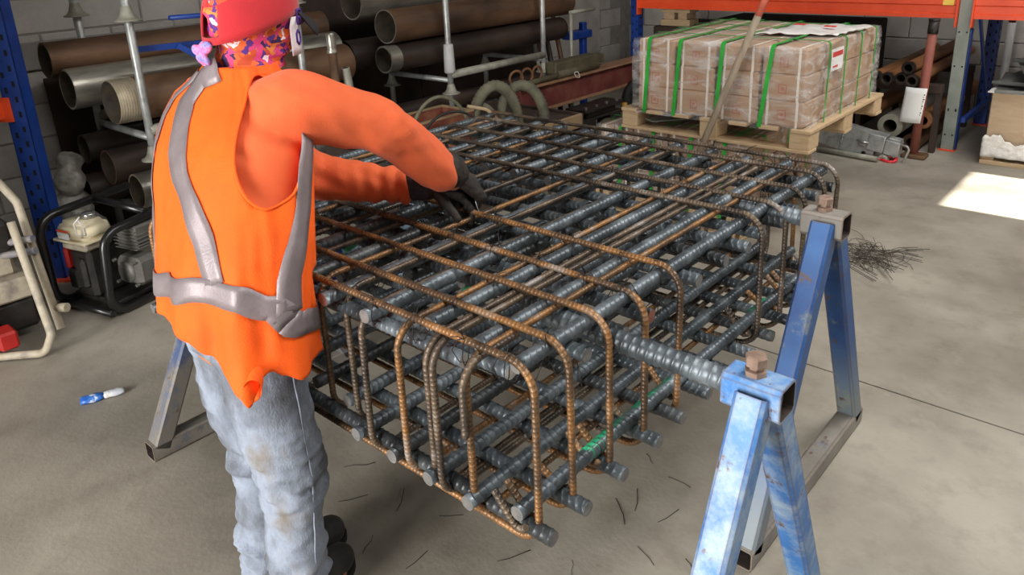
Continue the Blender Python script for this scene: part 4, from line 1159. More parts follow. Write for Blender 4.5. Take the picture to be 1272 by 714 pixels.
# ------------------------------------------------------------------ drill mast, hoses and crates behind the cage
MT['mast'] = mat('dull_maroon_paint', [rgb(74, 34, 32), rgb(100, 46, 42), rgb(116, 74, 60)], 5, .55, .1, .12, 50)
MT['mast_lit_edge'] = mat('lit_tan_edge', [rgb(122, 88, 64), rgb(158, 122, 92)], 8, .6, .2, .1, 60)  # yellowish light on the flange edges, put into their colour
MT['olive'] = mat('dirty_olive_metal', [rgb(62, 58, 42), rgb(96, 88, 66)], 9, .7, .2, .15, 50)
MT['hose'] = mat('dusty_green_hose', [rgb(58, 58, 46), rgb(90, 88, 70), rgb(104, 100, 84)], 10, .8, 0, .2, 60)
MT['rust_box'] = mat('rusty_red_box', [rgb(86, 42, 30), rgb(118, 62, 44), rgb(138, 96, 70)], 7, .75, .1, .15, 50)
MT['tan_wood'] = mat('dusty_tan_wood', [rgb(120, 98, 70), rgb(150, 126, 94)], 6, .8, 0, .15, 40, stretch=(3, .5, 3))
mast = thing('drill_mast', 'long maroon steel mast lying behind the cage and the pallet', 'drill mast', (-1.4, 4.0, 0))
mb = MB(); mb.bbox(-1.47, -1.37, 3.29, 5.1, .365, .545, .005); mb.build('web', MT['mast'], mast)
for z in (.355, .547):
    mb = MB(); mb.bbox(-1.49, -1.33, 3.29, 5.1, z, z + .016, .003); mb.build('flange', MT['mast_lit_edge'], mast)
mb = MB(); mb.tube([(-1.37, 3.32, .585), (-1.37, 3.72, .59)], .022, 10); mb.tube([(-1.37, 3.72, .595), (-1.37, 4.25, .60)], .033, 12); mb.build('feed_shaft', MT['olive'], mast)
mb = MB(); mb.bbox(-1.47, -1.36, 3.70, 4.25, .60, .69, .008); mb.bbox(-1.48, -1.40, 4.05, 4.40, .60, .67, .006); mb.build('carriage', MT['olive'], mast)
for y in (3.30, 3.52, 4.9):
    mb = MB(); mb.bbox(-1.46, -1.34, y, y + .08, 0, .355, .008); mb.build('stand', MT['olive'], mast)
mb = MB()
for k in range(1): mb.tube(fillet([(-1.31, 3.86 + .0 * k, .60), (-1.30, 3.88, .56), (-1.29, 3.92, .55), (-1.30, 3.90, .60)], .01, 3, True), .003, 5, False, closed=True)
mb.build('wire_tie', MT['white'], mast)
drive = thing('drill_drive', 'dark bolted machine with a round flange under the maroon mast', 'machine', (-1.2, 4.05, 0))
for bx in ((-1.34, -1.14, 3.78, 4.30, .301, .325, .004), (-1.34, -1.16, 3.75, 4.32, .226, .245, .004), (-1.32, -1.18, 3.85, 4.25, .245, .30, .01)):
    mb = MB(); mb.bbox(*bx); mb.build('plate', MT['engine_dark'], drive)
for y in (3.82, 3.96, 4.10, 4.24):
    mb = MB(); mb.lathe([(.014, 0), (.014, .02), (0, .02)], 6, 0, Matrix.Translation((-1.17, y, .325)), False); mb.build('bolt_head', MT['alu'], drive)
mb = MB(); xf = Matrix.Translation((-1.13, 4.06, .13)) @ Matrix.Rotation(R_(90), 4, 'X') @ Matrix.Rotation(R_(25), 4, 'Y'); mb.lathe([(.055, -.04), (.085, -.04), (.085, .04), (.055, .04)], 24, 0, xf, True, True); mb.build('round_flange', MT['olive'], drive)
mb = MB(); mb.bbox(-1.36, -1.12, 3.72, 4.36, 0, .06, .006); mb.build('skid', MT['engine_dark'], drive)
for y in (3.80, 4.15):
    mb = MB(); mb.bbox(-1.30, -1.16, y, y + .15, .06, .225, .006); mb.build('pedestal', MT['engine_dark'], drive)
mb = MB(); mb.tube([(-1.13, 4.30, .30), (-1.13, 4.30, .16)], .022, 8); mb.build('yellow_ram', mat('yellow_paint', [rgb(150, 108, 34), rgb(178, 132, 50)], 9, .6), drive)
xf = Matrix.Translation((-1.10, 4.66, .25)) @ Matrix.Rotation(R_(90), 4, 'X') @ Matrix.Rotation(R_(18), 4, 'Y')
mb = MB(); mb.lathe([(.17, -.08), (.22, -.09), (.245, -.06), (.25, 0), (.245, .06), (.22, .09), (.17, .08)], 36, 0, xf, True, True); tag(mb.build('tyre', MT['blackrub']), 'black tyre standing behind the pallet at the end of the mast', 'tyre')
# crate of odd parts with boxes on it
crate = thing('parts_crate', 'low dark timber crate behind the cage that holds the rusty boxes and hoses', 'crate', (-1.25, 2.5, 0))
for i in range(4):
    mb = MB(); mb.bbox(-.80, -.775, 1.75, 3.25, .03 + i * .11, .125 + i * .11, .004); mb.build('board', MT['tan_wood'] if i == 3 else MT['sheet_dark'], crate)
mb = MB(); mb.bbox(-1.62, -1.60, 1.75, 3.25, .03, .455, .004); mb.bbox(-1.62, -.78, 1.73, 1.75, .03, .455, .004); mb.bbox(-1.62, -.78, 3.25, 3.27, .03, .455, .004); mb.bbox(-1.62, -.78, 1.75, 3.25, .40, .435, .004); mb.build('body', MT['sheet_dark'], crate)
def open_box(label, x0, x1, y0, y1, z0, z1, name='steel_box'):
    t = thing(name, label, 'box', ((x0 + x1) / 2, (y0 + y1) / 2, z0), 'rusty boxes on the crate')
    w = .012; mb = MB(); mb.box(x0, x1, y0, y0 + w, z0, z1); mb.box(x0, x1, y1 - w, y1, z0, z1); mb.box(x0, x0 + w, y0 + w, y1 - w, z0, z1); mb.box(x1 - w, x1, y0 + w, y1 - w, z0, z1); mb.box(x0 + w, x1 - w, y0 + w, y1 - w, z0, z0 + w)
    mb.build('shell', MT['rust_box'], t)
    mb = MB(); r = .018; mb.box(x0 - .004, x1 + .004, y0 - .004, y0 + r, z1, z1 + .01); mb.box(x0 - .004, x1 + .004, y1 - r, y1 + .004, z1, z1 + .01); mb.box(x0 - .004, x0 + r, y0 + r, y1 - r, z1, z1 + .01); mb.box(x1 - r, x1 + .004, y0 + r, y1 - r, z1, z1 + .01)
    mb.build('rim', MT['tan_wood'], t)
open_box('rusty red open box with a tan rim, nearest the arm of the worker', -1.02, -.80, 1.98, 2.18, .438, .535)
open_box('larger rusty box behind the first one, under the black cable', -1.30, -1.02, 2.0, 2.44, .438, .60)
open_box('rusty box beside the hose pile', -1.02, -.82, 2.24, 2.44, .438, .55)
mb = MB(); mb.bbox(-.98, -.84, 2.46, 2.56, .438, .55, .01); mb.tube([(-.90, 2.50, .55), (-.90, 2.50, .60)], .025, 10); tag(mb.build('valve', MT['rust_box']), 'small rusty valve block at the crate edge', 'valve')
mb = MB(); mb.tube([(-.86, 1.92, .438), (-.86, 1.92, .53)], .026, 14); mb.tube([(-.86, 1.92, .53), (-.86, 1.92, .545)], .03, 14); tag(mb.build('canister', mat('teal_grey_can', [rgb(78, 100, 96), rgb(110, 130, 124)], 9, .5)), 'small teal grey can beside the rusty boxes', 'can')
# hoses
def loop(c, rx, rz, ang, r, m, name, label, n=28, a0=0, a1=6.283, lean=.0, rib=False):
    pts = []
    for k in range(n + 1):
        a = a0 + (a1 - a0) * k / n; u = math.cos(a) * rx; w = math.sin(a) * rz
        pts.append(Vector((c[0] + u * math.cos(ang) + lean * w, c[1] + u * math.sin(ang), c[2] + w)))
    mb = MB()
    if rib:
        b = resample(pts, .012); mb.tube(b, r, 12, True, 0, [r * (1.1 if i % 2 else .94) for i in range(len(b))])
    else: mb.tube(pts, r, 8)
    return tag(mb.build(name, m), label, 'hose')
loop((-1.0, 2.62, .46), .16, .27, 1.2, .036, MT['hose'], 'corrugated_hose', 'thick dusty green corrugated hose bent over the crate', a0=-.1, a1=3.3, rib=True)
loop((-.93, 2.80, .46), .15, .25, .9, .034, MT['hose'], 'corrugated_hose', 'second thick green corrugated hose, nearest the mast', a0=.0, a1=3.2, rib=True)
loop((-1.05, 2.52, .45), .12, .17, 1.0, .02, MT['hose'], 'thin_hose', 'thin green hose curled in front of the thick hoses', a0=-.1, a1=3.2)
loop((-.98, 2.12, .45), .20, .30, 1.25, .011, MT['hose'], 'air_hose', 'grey looped air hose over the rusty boxes', a0=-.05, a1=3.2)
loop((-.92, 2.16, .45), .21, .21, 1.2, .008, MT['blackrub'], 'black_cable', 'thin black cable arching over the rusty boxes', a0=-.05, a1=3.2)
mb = MB(); mb.tube(fillet([(-.95, 2.32, .66), (-.88, 2.42, .63), (-.86, 2.5, .54), (-.84, 2.50, .45)], .05, 5), .011, 8); tag(mb.build('rope', mat('tan_rope', [rgb(146, 126, 96), rgb(172, 152, 120)], 20, .9)), 'short tan rope hanging over the crate edge', 'rope')
MT['ring'] = mat('rusty_ring', [rgb(82, 54, 34), rgb(122, 84, 52)], 12, .7, .2)
r0 = None
for i, y in enumerate((3.33, 3.45, 3.57)):
    if r0 is None:
        mb = MB(); pts = [(0, .055 * math.cos(a), .062 + .055 * math.sin(a)) for a in [2 * math.pi * k / 20 for k in range(20)]]
        mb.tube(pts, .010, 8, False, closed=True); r0 = mb.build('ring', MT['ring'], loc=(-1.44, y, .563), rot=(0, 0, R_(-20)))
        tag(r0, 'rusty ring on the mast, closest to the green hoses', 'ring', 'rusty rings on the mast')
    else:
        c = r0.copy(); COL.objects.link(c); c.location = (-1.44, y, .563); c.rotation_euler = (0, 0, R_(-20 + 10 * i)); c['label'] = ('', 'rusty ring on the mast, the middle one of three', 'rusty ring on the mast, furthest from the green hoses')[i]
# ------------------------------------------------------------------ pallets of cartons
MT['carton'] = mat('brown_cardboard', [rgb(158, 126, 98), rgb(178, 146, 116)], 5, .8, 0, .06, 60)
MT['strapw'] = mat('white_carton_band', [rgb(214, 204, 190), rgb(228, 220, 208)], 9, .6)
MT['strapg'] = mat('green_packing_strap', [rgb(30, 146, 44), rgb(52, 176, 62)], 9, .4)
MT['pine'] = mat('pale_pallet_pine', [rgb(168, 140, 106), rgb(194, 168, 132), rgb(178, 150, 116)], 6, .75, 0, .12, 40, stretch=(1, 6, 8))
MT['stamp'] = mat('faint_red_print', [rgb(160, 92, 78), rgb(172, 108, 90)], 20, .8)
MT['paper'] = mat('white_paper', [rgb(222, 222, 220), rgb(236, 236, 234)], 6, .7)
MT['redink'] = mat('red_ink', [rgb(190, 50, 46), rgb(206, 66, 60)], 9, .7)
MT['blackink'] = mat('black_ink', [rgb(30, 30, 32), rgb(50, 50, 52)], 9, .7)
def film_mat():
    m = bpy.data.materials.new('clear_stretch_film'); m.use_nodes = True
    nt = m.node_tree; N = nt.nodes; L = nt.links; out = N['Material Output']; b = N['Principled BSDF']
    b.inputs['Base Color'].default_value = (.93, .93, .92, 1); b.inputs['Roughness'].default_value = .18
    tr = N.new('ShaderNodeBsdfTransparent'); mx = N.new('ShaderNodeMixShader')
    tc = N.new('ShaderNodeTexCoord'); mp = N.new('ShaderNodeMapping'); mp.inputs['Scale'].default_value = (3, 3, 9); mp.inputs['Rotation'].default_value = (.45, .4, .2)
    nz = N.new('ShaderNodeTexNoise'); nz.inputs['Scale'].default_value = 2.2; nz.inputs['Detail'].default_value = 7; nz.inputs['Roughness'].default_value = .62; nz.inputs['Distortion'].default_value = .8
    L.new(tc.outputs['Object'], mp.inputs[0]); L.new(mp.outputs[0], nz.inputs['Vector'])
    cr = N.new('ShaderNodeValToRGB'); e = cr.color_ramp.elements; e[0].position = .44; e[0].color = (.05, .05, .05, 1); e[1].position = .74; e[1].color = (.55, .55, .55, 1)
    L.new(nz.outputs['Fac'], cr.inputs[0]); L.new(cr.outputs[0], mx.inputs[0]); L.new(tr.outputs[0], mx.inputs[1]); L.new(b.outputs[0], mx.inputs[2]); L.new(mx.outputs[0], out.inputs['Surface'])
    bp = N.new('ShaderNodeBump'); bp.inputs['Strength'].default_value = .7; bp.inputs['Distance'].default_value = .03; L.new(nz.outputs['Fac'], bp.inputs['Height']); L.new(bp.outputs[0], b.inputs['Normal'])
    return m
MT['film'] = film_mat()
def pallet(label, x0, x1, y0, y1, z0, group='timber pallets'):
    t = thing('pallet', label, 'pallet', ((x0 + x1) / 2, (y0 + y1) / 2, z0), group)
    nb = 3; bw = .10; first = None
    for i in range(3):
        for j in range(3):
            cx = x0 + .055 + (x1 - x0 - .11) * i / 2; cy = y0 + .07 + (y1 - y0 - .14) * j / 2
            if first is None: first = MB().bbox(-.05, .05, -.065, .065, -.042, .042, .003).build('block', MT['pine'], t, loc=(cx, cy, z0 + .058))
            else: dup(first, t, (cx, cy, z0 + .058))
    f = None
    for i in range(3):
        cy = y0 + .05 + (y1 - y0 - .10) * i / 2
        if f is None: f = MB().bbox(-(x1 - x0) / 2, (x1 - x0) / 2, -.05, .05, -.008, .008, .002).build('board', MT['pine'], t, loc=((x0 + x1) / 2, cy, z0 + .008))
        else: dup(f, t, ((x0 + x1) / 2, cy, z0 + .008))
    f = None
    for i in range(7):
        cx = x0 + .05 + (x1 - x0 - .10) * i / 6
        if f is None: f = MB().bbox(-.05, .05, -(y1 - y0) / 2, (y1 - y0) / 2, -.009, .009, .002).build('board', MT['pine'], t, loc=(cx, (y0 + y1) / 2, z0 + .109))
        else: dup(f, t, (cx, (y0 + y1) / 2, z0 + .109))
    return t
CART = None
def carton(label, x, y, z, w, d, h, group):
    """cardboard carton with two white bands and a faint red print on the front and the side"""
    global CART
    if CART is None:
        t = thing('carton', label, 'carton', (x, y, z), group)
        MB().bbox(x - w / 2, x + w / 2, y - d / 2, y + d / 2, z, z + h, .010).build('box', MT['carton'], t)
        for s_ in (-1, 1):
            mb = MB(); e = .0012; c = x + s_ * w * .34
            mb.box(c - .006, c + .006, y - d / 2 - e, y - d / 2, z, z + h); mb.box(c - .006, c + .006, y - d / 2, y + d / 2, z + h, z + h + e); mb.box(c - .006, c + .006, y + d / 2, y + d / 2 + e, z, z + h)
            mb.build('band', MT['strapw'], t)
        mb = MB(); e = .0008
        mb.box(x - .022, x + .022, y - d / 2 - e, y - d / 2, z + h * .28, z + h * .32); mb.box(x - .022, x + .022, y - d / 2 - e, y - d / 2, z + h * .60, z + h * .64); mb.box(x - .022, x - .016, y - d / 2 - e, y - d / 2, z + h * .32, z + h * .60); mb.box(x + .016, x + .022, y - d / 2 - e, y - d / 2, z + h * .32, z + h * .6); mb.box(x - .008, x + .008, y - d / 2 - e, y - d / 2, z + h * .40, z + h * .52)
        mb.build('print_mark', MT['stamp'], t)
        CART = t; return t
    c = copy_tree(CART, (x, y, z), label, group)
    return c
def stack(x0, y0, z0, nx, ny, nz, w, d, h, where, group):
    rn = ['bottom', 'middle', 'top']; cn = ['leftmost', 'second from left', 'third from left', 'rightmost']
    for k in range(nz):
        for j in range(ny):
            for i in range(nx):
                if not (j == 0 or i == nx - 1 or k == nz - 1): continue
                dn = ('front', 'second', 'third', 'back')[j]
                lab = 'brown carton, %s, %s row, %s layer of the %s' % (cn[i], dn, rn[k], where)
                carton(lab, x0 + w * (i + .5) + random.uniform(-.0025, .0025), y0 + d * (j + .5) + random.uniform(-.003, .003), z0 + h * k, w - .010, d - .009, h - .004, group)
def film_shell(label, x0, x1, y0, y1, z0, z1):
    """thin wrinkled film round the four sides and over the top"""
    rows = []; n = 26
    def per(f):
        f = f % 4; s_ = int(f); q = f - s_
        return [(x0 + (x1 - x0) * q, y0), (x1, y0 + (y1 - y0) * q), (x1 - (x1 - x0) * q, y1), (x0, y1 - (y1 - y0) * q)][s_]
    cx, cy = (x0 + x1) / 2, (y0 + y1) / 2
    for i in range(13):
        z = z0 + (z1 - z0) * i / 12
        rows.append([Vector((*per(4 * k / (4 * n)), z)) for k in range(4 * n)])
    for s_ in (.8, .6, .4, .2, .02):
        rows.append([Vector((cx + (per(4 * k / (4 * n))[0] - cx) * s_, cy + (per(4 * k / (4 * n))[1] - cy) * s_, z1 + .002)) for k in range(4 * n)])
    for r in rows:
        for p in r:
            q = fbm((p.x + p.z * 1.2, p.y - p.z * .8, p.z), (9, 9, 22)) * .006 + .004
            if p.z < z1 - .01: p += Vector(((p.x - cx) * .008 + (q if p.x > cx else -q) * (abs(p.x - cx) > (x1 - x0) * .49), (q if p.y > cy else -q) * (abs(p.y - cy) > (y1 - y0) * .49), 0))
            else: p.z += abs(q)
    bm = bmesh.new(); V = [[bm.verts.new(p) for p in r] for r in rows]; m_ = 4 * n
    for i in range(len(rows) - 1):
        for k in range(m_):
            f = bm.faces.new((V[i][k], V[i][(k + 1) % m_], V[i + 1][(k + 1) % m_], V[i + 1][k])); f.smooth = True
    me = bpy.data.meshes.new('stretch_film'); bm.to_mesh(me); bm.free(); me.materials.append(MT['film'])
    o = bpy.data.objects.new('stretch_film', me); COL.objects.link(o)
    return tag(o, label, 'film')
def strap_loop(axis, c, a0, a1, z0, z1, w, label, slant=0.0):
    """green strap round a load: axis is the direction it runs along"""
    mb = MB(); e = .010
    P_ = [(a0 - e, z0), (a0 - e, z1 + e), (a1 + e, z1 + e), (a1 + e, z0)]
    P_ = fillet([(p[0], 0, p[1]) for p in P_], .02, 4)
    vs = []; fs = []
    for p in P_:
        u = p.x; z = p.z; t = (z - z0) / (z1 - z0)
        for s_ in (-1, 1):
            k = c + s_ * w / 2 + slant * t
            vs.append((k, u, z) if axis == 'y' else (u, k, z))
    for i in range(len(P_) - 1): fs.append((2 * i, 2 * i + 1, 2 * i + 3, 2 * i + 2))
    n = len(vs)
    cx = (a0 + a1) / 2
    for v in list(vs):
        x, y, z = v
        if axis == 'y': vs.append((x, y + (.0015 if y > cx else -.0015), z + (.0015 if z > z1 else 0)))
        else: vs.append((x + (.0015 if x > cx else -.0015), y, z + (.0015 if z > z1 else 0)))
    for i in range(len(P_) - 1): fs.append((n + 2 * i + 2, n + 2 * i + 3, n + 2 * i + 1, n + 2 * i))
    mb._add(vs, fs, True)
    return tag(mb.build('packing_strap', MT['strapg']), label, 'strap', 'green packing straps')
# upper pallet rests on the lower load
UX0, UX1, UY0, UY1, UZ = -.135, .965, 2.765, 3.87, .545
LX0, LX1, LY0, LY1 = -.34, .635, 2.79, 3.80
pallet('timber pallet on the floor under the lower load of cartons', LX0, LX1, LY0, LY1, 0)
stack(LX0 + .02, LY0 + .015, .120, 4, 4, 3, .234, .245, .139, 'lower load', 'cartons of the lower load')
film_shell('clear stretch film round the lower load of cartons', LX0 + .012, LX1 - .008, LY0 + .006, LY1 - .004, .12, .538)
for i, x in enumerate((-.16, .06, .30, .50)):
    strap_loop('y', x, LY0, LY1 - .01, .11, .537, .022, 'green strap over the front of the lower load, %s from the left' % ['first', 'second', 'third', 'fourth'][i], .012)
for i, y in enumerate((3.0, 3.30, 3.6)):
    strap_loop('x', y, LX0, LX1, .11, .537, .018, 'green strap round the right side of the lower load, %s' % ['nearest the front', 'the middle one', 'furthest back'][i])
pallet('upper timber pallet under the wrapped cartons with green straps', UX0, UX1, UY0, UY1, UZ)
BX0, BY0, BZ = -.045, 2.78, UZ + .119
stack(BX0, BY0, BZ, 4, 4, 3, .243, .250, .130, 'upper load', 'cartons of the upper load')
bx1, by1, bz1 = BX0 + 4 * .243, BY0 + 4 * .250, BZ + .39
film_shell('clear stretch film round the upper load of cartons', BX0 - .008, bx1 + .008, BY0 - .008, by1 + .008, BZ - .02, bz1 + .004)
for i, (x, sl) in enumerate(((.02, .03), (.205, .035), (.455, .03), (.70, .05))):
    strap_loop('y', x, BY0 - .006, by1 + .006, BZ - .01, bz1 + .006, .022, 'green strap over the front of the upper load, %s from the left' % ['first', 'second', 'third', 'fourth'][i], sl)
for i, y in enumerate((2.99, 3.22, 3.45, 3.68)):
    strap_loop('x', y, BX0 - .006, bx1 + .006, BZ - .01, bz1 + .006, .016, 'thin green strap round the right side of the upper load, %s from the front' % ['first', 'second', 'third', 'fourth'][i], .01)
t = thing('address_label', 'white label with red print on the right side of the wrapped cartons', 'label', (bx1 + .016, 3.10, BZ + .25))
mb = MB(); mb.box(bx1 + .0145, bx1 + .0160, 3.03, 3.19, BZ + .25, BZ + .36); mb.build('sheet', MT['paper'], t)
mb = MB(); mb.box(bx1 + .0155, bx1 + .0168, 3.04, 3.18, BZ + .32, BZ + .345); mb.box(bx1 + .0155, bx1 + .0168, 3.05, 3.12, BZ + .265, BZ + .275); mb.build('red_print', MT['redink'], t)
G = [[Vector((.50 + .40 * a + .05 * b, 3.10 + .10 * a + .42 * b, bz1 + .020 + .022 * abs(fbm((a, b, 0), (5, 5, 1))) + .018 * math.sin(a * 3.1) * math.sin(b * 3.1))) for a in [i / 16 for i in range(17)]] for b in [j / 14 for j in range(15)]]
MT['bagm'] = mat('crinkled_white_plastic', [rgb(206, 200, 194), rgb(226, 222, 218)], 9, .3, 0, .25, 30)
bag = thing('plastic_bag', 'crumpled white plastic bag with red print lying on top of the cartons', 'bag', (.7, 3.3, bz1))
cloth_sheet('sheet', MT['bagm'], bag, G, .004)
for (a, b) in ((.28, .55), (.75, .35)):
    p = Vector((.50 + .40 * a + .05 * b, 3.10 + .10 * a + .42 * b, bz1 + .052)); mb = MB(); mb.box(p.x - .03, p.x + .03, p.y - .012, p.y + .012, p.z - .006, p.z); mb.build('red_print', MT['redink'], bag)
G = [[Vector((.26 + .34 * a, 2.79 + .02 + .16 * b, UZ + .030 + .02 * b + .006 * math.sin(a * 9))) for a in [i / 10 for i in range(11)]] for b in [0, .5, 1]]
# grey offcut pushed between the pallet boards
mb = MB(); mb.beam((.03, 2.80, UZ + .055), (.17, 3.05, UZ + .04), .09, .006); tag(mb.build('metal_offcut', MT['rackgrey']), 'grey sheet metal offcut poking out between the boards of the upper pallet', 'offcut')
# tool handle leaning against the load
hd = thing('tool_handle', 'worn wooden tool handle with a red tip leaning against the wrapped cartons', 'handle', (.26, 2.60, 0))
a, b = Vector((.255, 2.60, 0)), Vector((.765, 2.70, 1.40)); mb = MB(); mb.tube([a, a.lerp(b, .87)], .0175, 12); mb.build('shaft', mat('weathered_ash_handle', [rgb(120, 106, 88), rgb(150, 136, 116)], 7, .75, 0, .1, 40, stretch=(4, 4, .5)), hd)
mb = MB(); mb.tube([a.lerp(b, .87), b], .0178, 12); mb.build('tip', mat('faded_red_tip', [rgb(206, 92, 70), rgb(222, 116, 92)], 7, .6), hd)

# ------------------------------------------------------------------ pallet racking along the back
upright('grey faced rack upright with an orange foot right of the pallets', 1.045, 5.26, 2.2, MT['rackgrey'], MT['orange'], .088, .075, holes=False, group='racking uprights')
upright('blue rack upright behind the top left corner of the cartons', -1.66, 5.26, 2.2, MT['blue_rack'], MT['orange'], .088, .075, group='racking uprights')
upright('blue rear rack upright seen behind the right crate', 1.06, 6.2, 2.2, MT['blue_rack'], MT['orange'], .088, .075, group='racking uprights')
upright('blue rear rack upright against the back wall on the left', -1.66, 6.2, 2.2, MT['blue_rack'], MT['orange'], .088, .075, group='racking uprights')
for a, b, w, h, lab in (((1.115, 5.32, 1.02), (1.11, 6.0, .30), .012, .05, 'blue diagonal brace behind the grey faced upright'), ((1.107, 5.34, .22), (1.107, 6.2, .22), .03, .035, 'low blue horizontal brace running back from the grey faced upright')):
    mb = MB(); mb.beam(a, b, w, h); tag(mb.build('rack_brace', MT['blue_rack']), lab, 'rack brace')
mb = MB(); mb.bbox(1.09, 1.096, 5.265, 5.335, 0, .88, .001); tag(mb.build('upright_side', MT['blue_rack']), 'blue side strip of the grey faced rack upright', 'rack upright')
up = bpy.data.objects['rack_upright.001']
for z in (.12, .30, .31, .62, .86):
    for s_ in (-1, 1):
        mb = MB(); mb.lathe([(0, .0015), (.006, .0015), (.006, 0)], 10, 0, Matrix.Translation((1.045 + s_ * .024, 5.2598, z)) @ Matrix.Rotation(R_(90), 4, 'X')); mb.build('bolt_hole', MT['hole'], up)
def rbeam(label, x0, x1, y, z, m, group='orange rack beams'):
    t = thing('rack_beam', label, 'rack beam', ((x0 + x1) / 2, y, z), group)
    mb = MB(); prof = [(0, 0), (0, .028), (.008, .036), (.008, .085), (0, .093), (0, .13), (.05, .13), (.05, 0)]
    vs = [(x, y + p, z + q) for x in (x0, x1) for p, q in prof]; n = len(prof)
    mb._add(vs, [(k, (k + 1) % n, n + (k + 1) % n, n + k) for k in range(n)] + [list(range(n))[::-1], [n + k for k in range(n)]]); mb.build('rail', m, t)
    for x in (x0, x1):
        mb = MB(); mb.bbox(x - .006, x + .006, y - .02, y + .06, z - .06, z + .17, .002); mb.build('end_plate', m, t)
    return t
rbeam('orange front rack beam above the wrapped pallet', -1.61, .995, 5.235, .955, MT['orange'])
rbeam('orange front rack beam above the right crate', 1.095, 3.7, 5.235, .955, MT['orange'])
rbeam('orange rear rack beam behind the wrapped pallet', -1.61, .995, 6.2, .955, MT['orange'])
rbeam('orange rear rack beam behind the right crate', 1.095, 3.7, 6.2, .955, MT['orange'])
mb = MB(); mb.bbox(-1.605, 3.7, 5.30, 6.19, 1.086, 1.11, .003); tag(mb.build('shelf_deck', MT['sheet_dark']), 'dark deck laid over the orange rack beams', 'shelf')
mb = MB(); mb.box(.90, .97, 5.232, 5.2345, 1.045, 1.085); tag(mb.build('load_sticker', mat('yellow_sticker', [rgb(216, 180, 60), rgb(230, 196, 80)], 9, .5)), 'yellow sticker on the orange beam beside the grey faced upright', 'sticker')
t = thing('timber_blocks', 'pile of short pale timber blocks under the orange beam at the left', 'timber', (-1.35, 5.5, 0))
for (x0, x1, z0, z1) in ((-1.50, -1.20, .78, .84), (-1.47, -1.36, .84, .90), (-1.32, -1.23, .84, .90), (-1.5, -1.2, .90, .93)):
    mb = MB(); mb.bbox(x0, x1, 5.45, 5.62, z0, z1, .004); mb.build('block', MT['pine'], t)
mb = MB(); mb.bbox(-1.55, -1.15, 5.40, 6.1, 0, .779, .01); tag(mb.build('dark_crate', MT['sheet_dark']), 'tall dark crate that carries the timber blocks under the rack', 'crate')
mb = MB(); mb.bbox(-1.0, .3, 5.45, 6.1, 0, .85, .01); tag(mb.build('dark_case', MT['sheet_dark']), 'big dark case stored in the rack behind the wrapped pallet', 'case')
# pipes lying in the rack
MT['pipe_rust'] = mat('orange_rusted_small_pipe', [rgb(98, 62, 38), rgb(146, 98, 60), rgb(176, 130, 88)], 6, .6, .2, .12, 60, stretch=(1, .3, 1))
sp = thing('pipe_support', 'dark cross member that carries the small rusty pipes in the rack', 'support', (.75, 5.5, 0))
for y in (5.12, 6.05):
    mb = MB(); mb.bbox(.42, .99, y, y + .08, .44, .50, .004); mb.build('cross_member', MT['sheet_dark'], sp)
    for x in (.44, .97):
        mb = MB(); mb.bbox(x - .02, x + .02, y + .01, y + .06, 0, .44, .003); mb.build('post', MT['sheet_dark'], sp)
for (x, z, lab, dy) in ((.575, .547, 'small rusty pipe, leftmost of the lower row in the rack', .0), (.662, .547, 'small rusty pipe, second from the left in the lower row', -.03), (.745, .547, 'small rusty pipe, third from the left in the lower row', .02), (.835, .547, 'small rusty pipe, rightmost of the lower row in the rack', -.05), (.79, .628, 'small rusty pipe lying on top of the lower row, beside the red post', .0)):
    t = thing('small_pipe', lab, 'pipe', (x, 4.98 + dy, z), 'small rusty pipes in the rack')
    mb = MB(); mb.pipe((x, 5.03 + dy, z), (x, 6.6, z), .0425, .030, 20, 0, 1, 0); mb.build('barrel', [MT['pipe_rust'], MT['pipe_in']], t)
    mb = MB(); mb.pipe((x, 4.98 + dy, z), (x, 5.03 + dy, z), .0435, .030, 20, 0, 1, 0); mb.build('coupling', [MT['pipe_dark'], MT['pipe_in']], t)
for (x, y, z, r, lab, m) in ((.73, 4.93, .215, .085, 'grey hollow pipe with a thick end low in the rack', MT['galv_dull']), (.56, 5.05, .30, .06, 'tan pipe low in the rack left of the grey hollow one', MT['pipe_rust']), (.90, 5.1, .24, .06, 'tan pipe low in the rack right of the grey hollow one', MT['pipe_rust']), (.60, 5.0, .071, .07, 'brown pipe lowest in the rack behind the drawbar', MT['pipe_brown']), (.84, 5.1, .066, .065, 'brown pipe on the floor behind the red post', MT['pipe_brown'])):
    t = thing('short_pipe', lab, 'pipe', (x, y, z), 'pipes low in the rack')
    mb = MB(); mb.pipe((x, y, z), (x, 6.6, z), r, r * .55, 22, 0, 1, 0); mb.build('barrel', [m, MT['pipe_in']], t)

# red post with its paper tag
rp = thing('red_post', 'rusty red upright post with a black cap and a white paper tag', 'post', (.90, 4.96, 0))
mb = MB(); mb.tube([(.90, 4.96, .02), (.925, 4.96, .90)], .030, 16); mb.build('tube', mat('flat_red_oxide', [rgb(122, 66, 54), rgb(146, 84, 70)], 6, .7, 0, .1, 50), rp)
mb = MB(); mb.tube([(.924, 4.96, .88), (.926, 4.96, .965)], .034, 16); mb.tube([(.926, 4.96, .965), (.926, 4.96, .98)], .036, 16); mb.build('cap', MT['engine_dark'], rp)
mb = MB(); mb.bbox(.83, .99, 4.90, 5.02, 0, .03, .008); mb.build('base', MT['pipe_brown'], rp)
tg = cloth_sheet('paper_tag', MT['paper'], rp, [[Vector((.79 + .14 * a + .02 * b, 4.915 - .012 * math.sin(a * 3.1), .26 + .25 * b)) for a in [i / 8 for i in range(9)]] for b in [j / 6 for j in range(7)]], .001)
mb = MB()
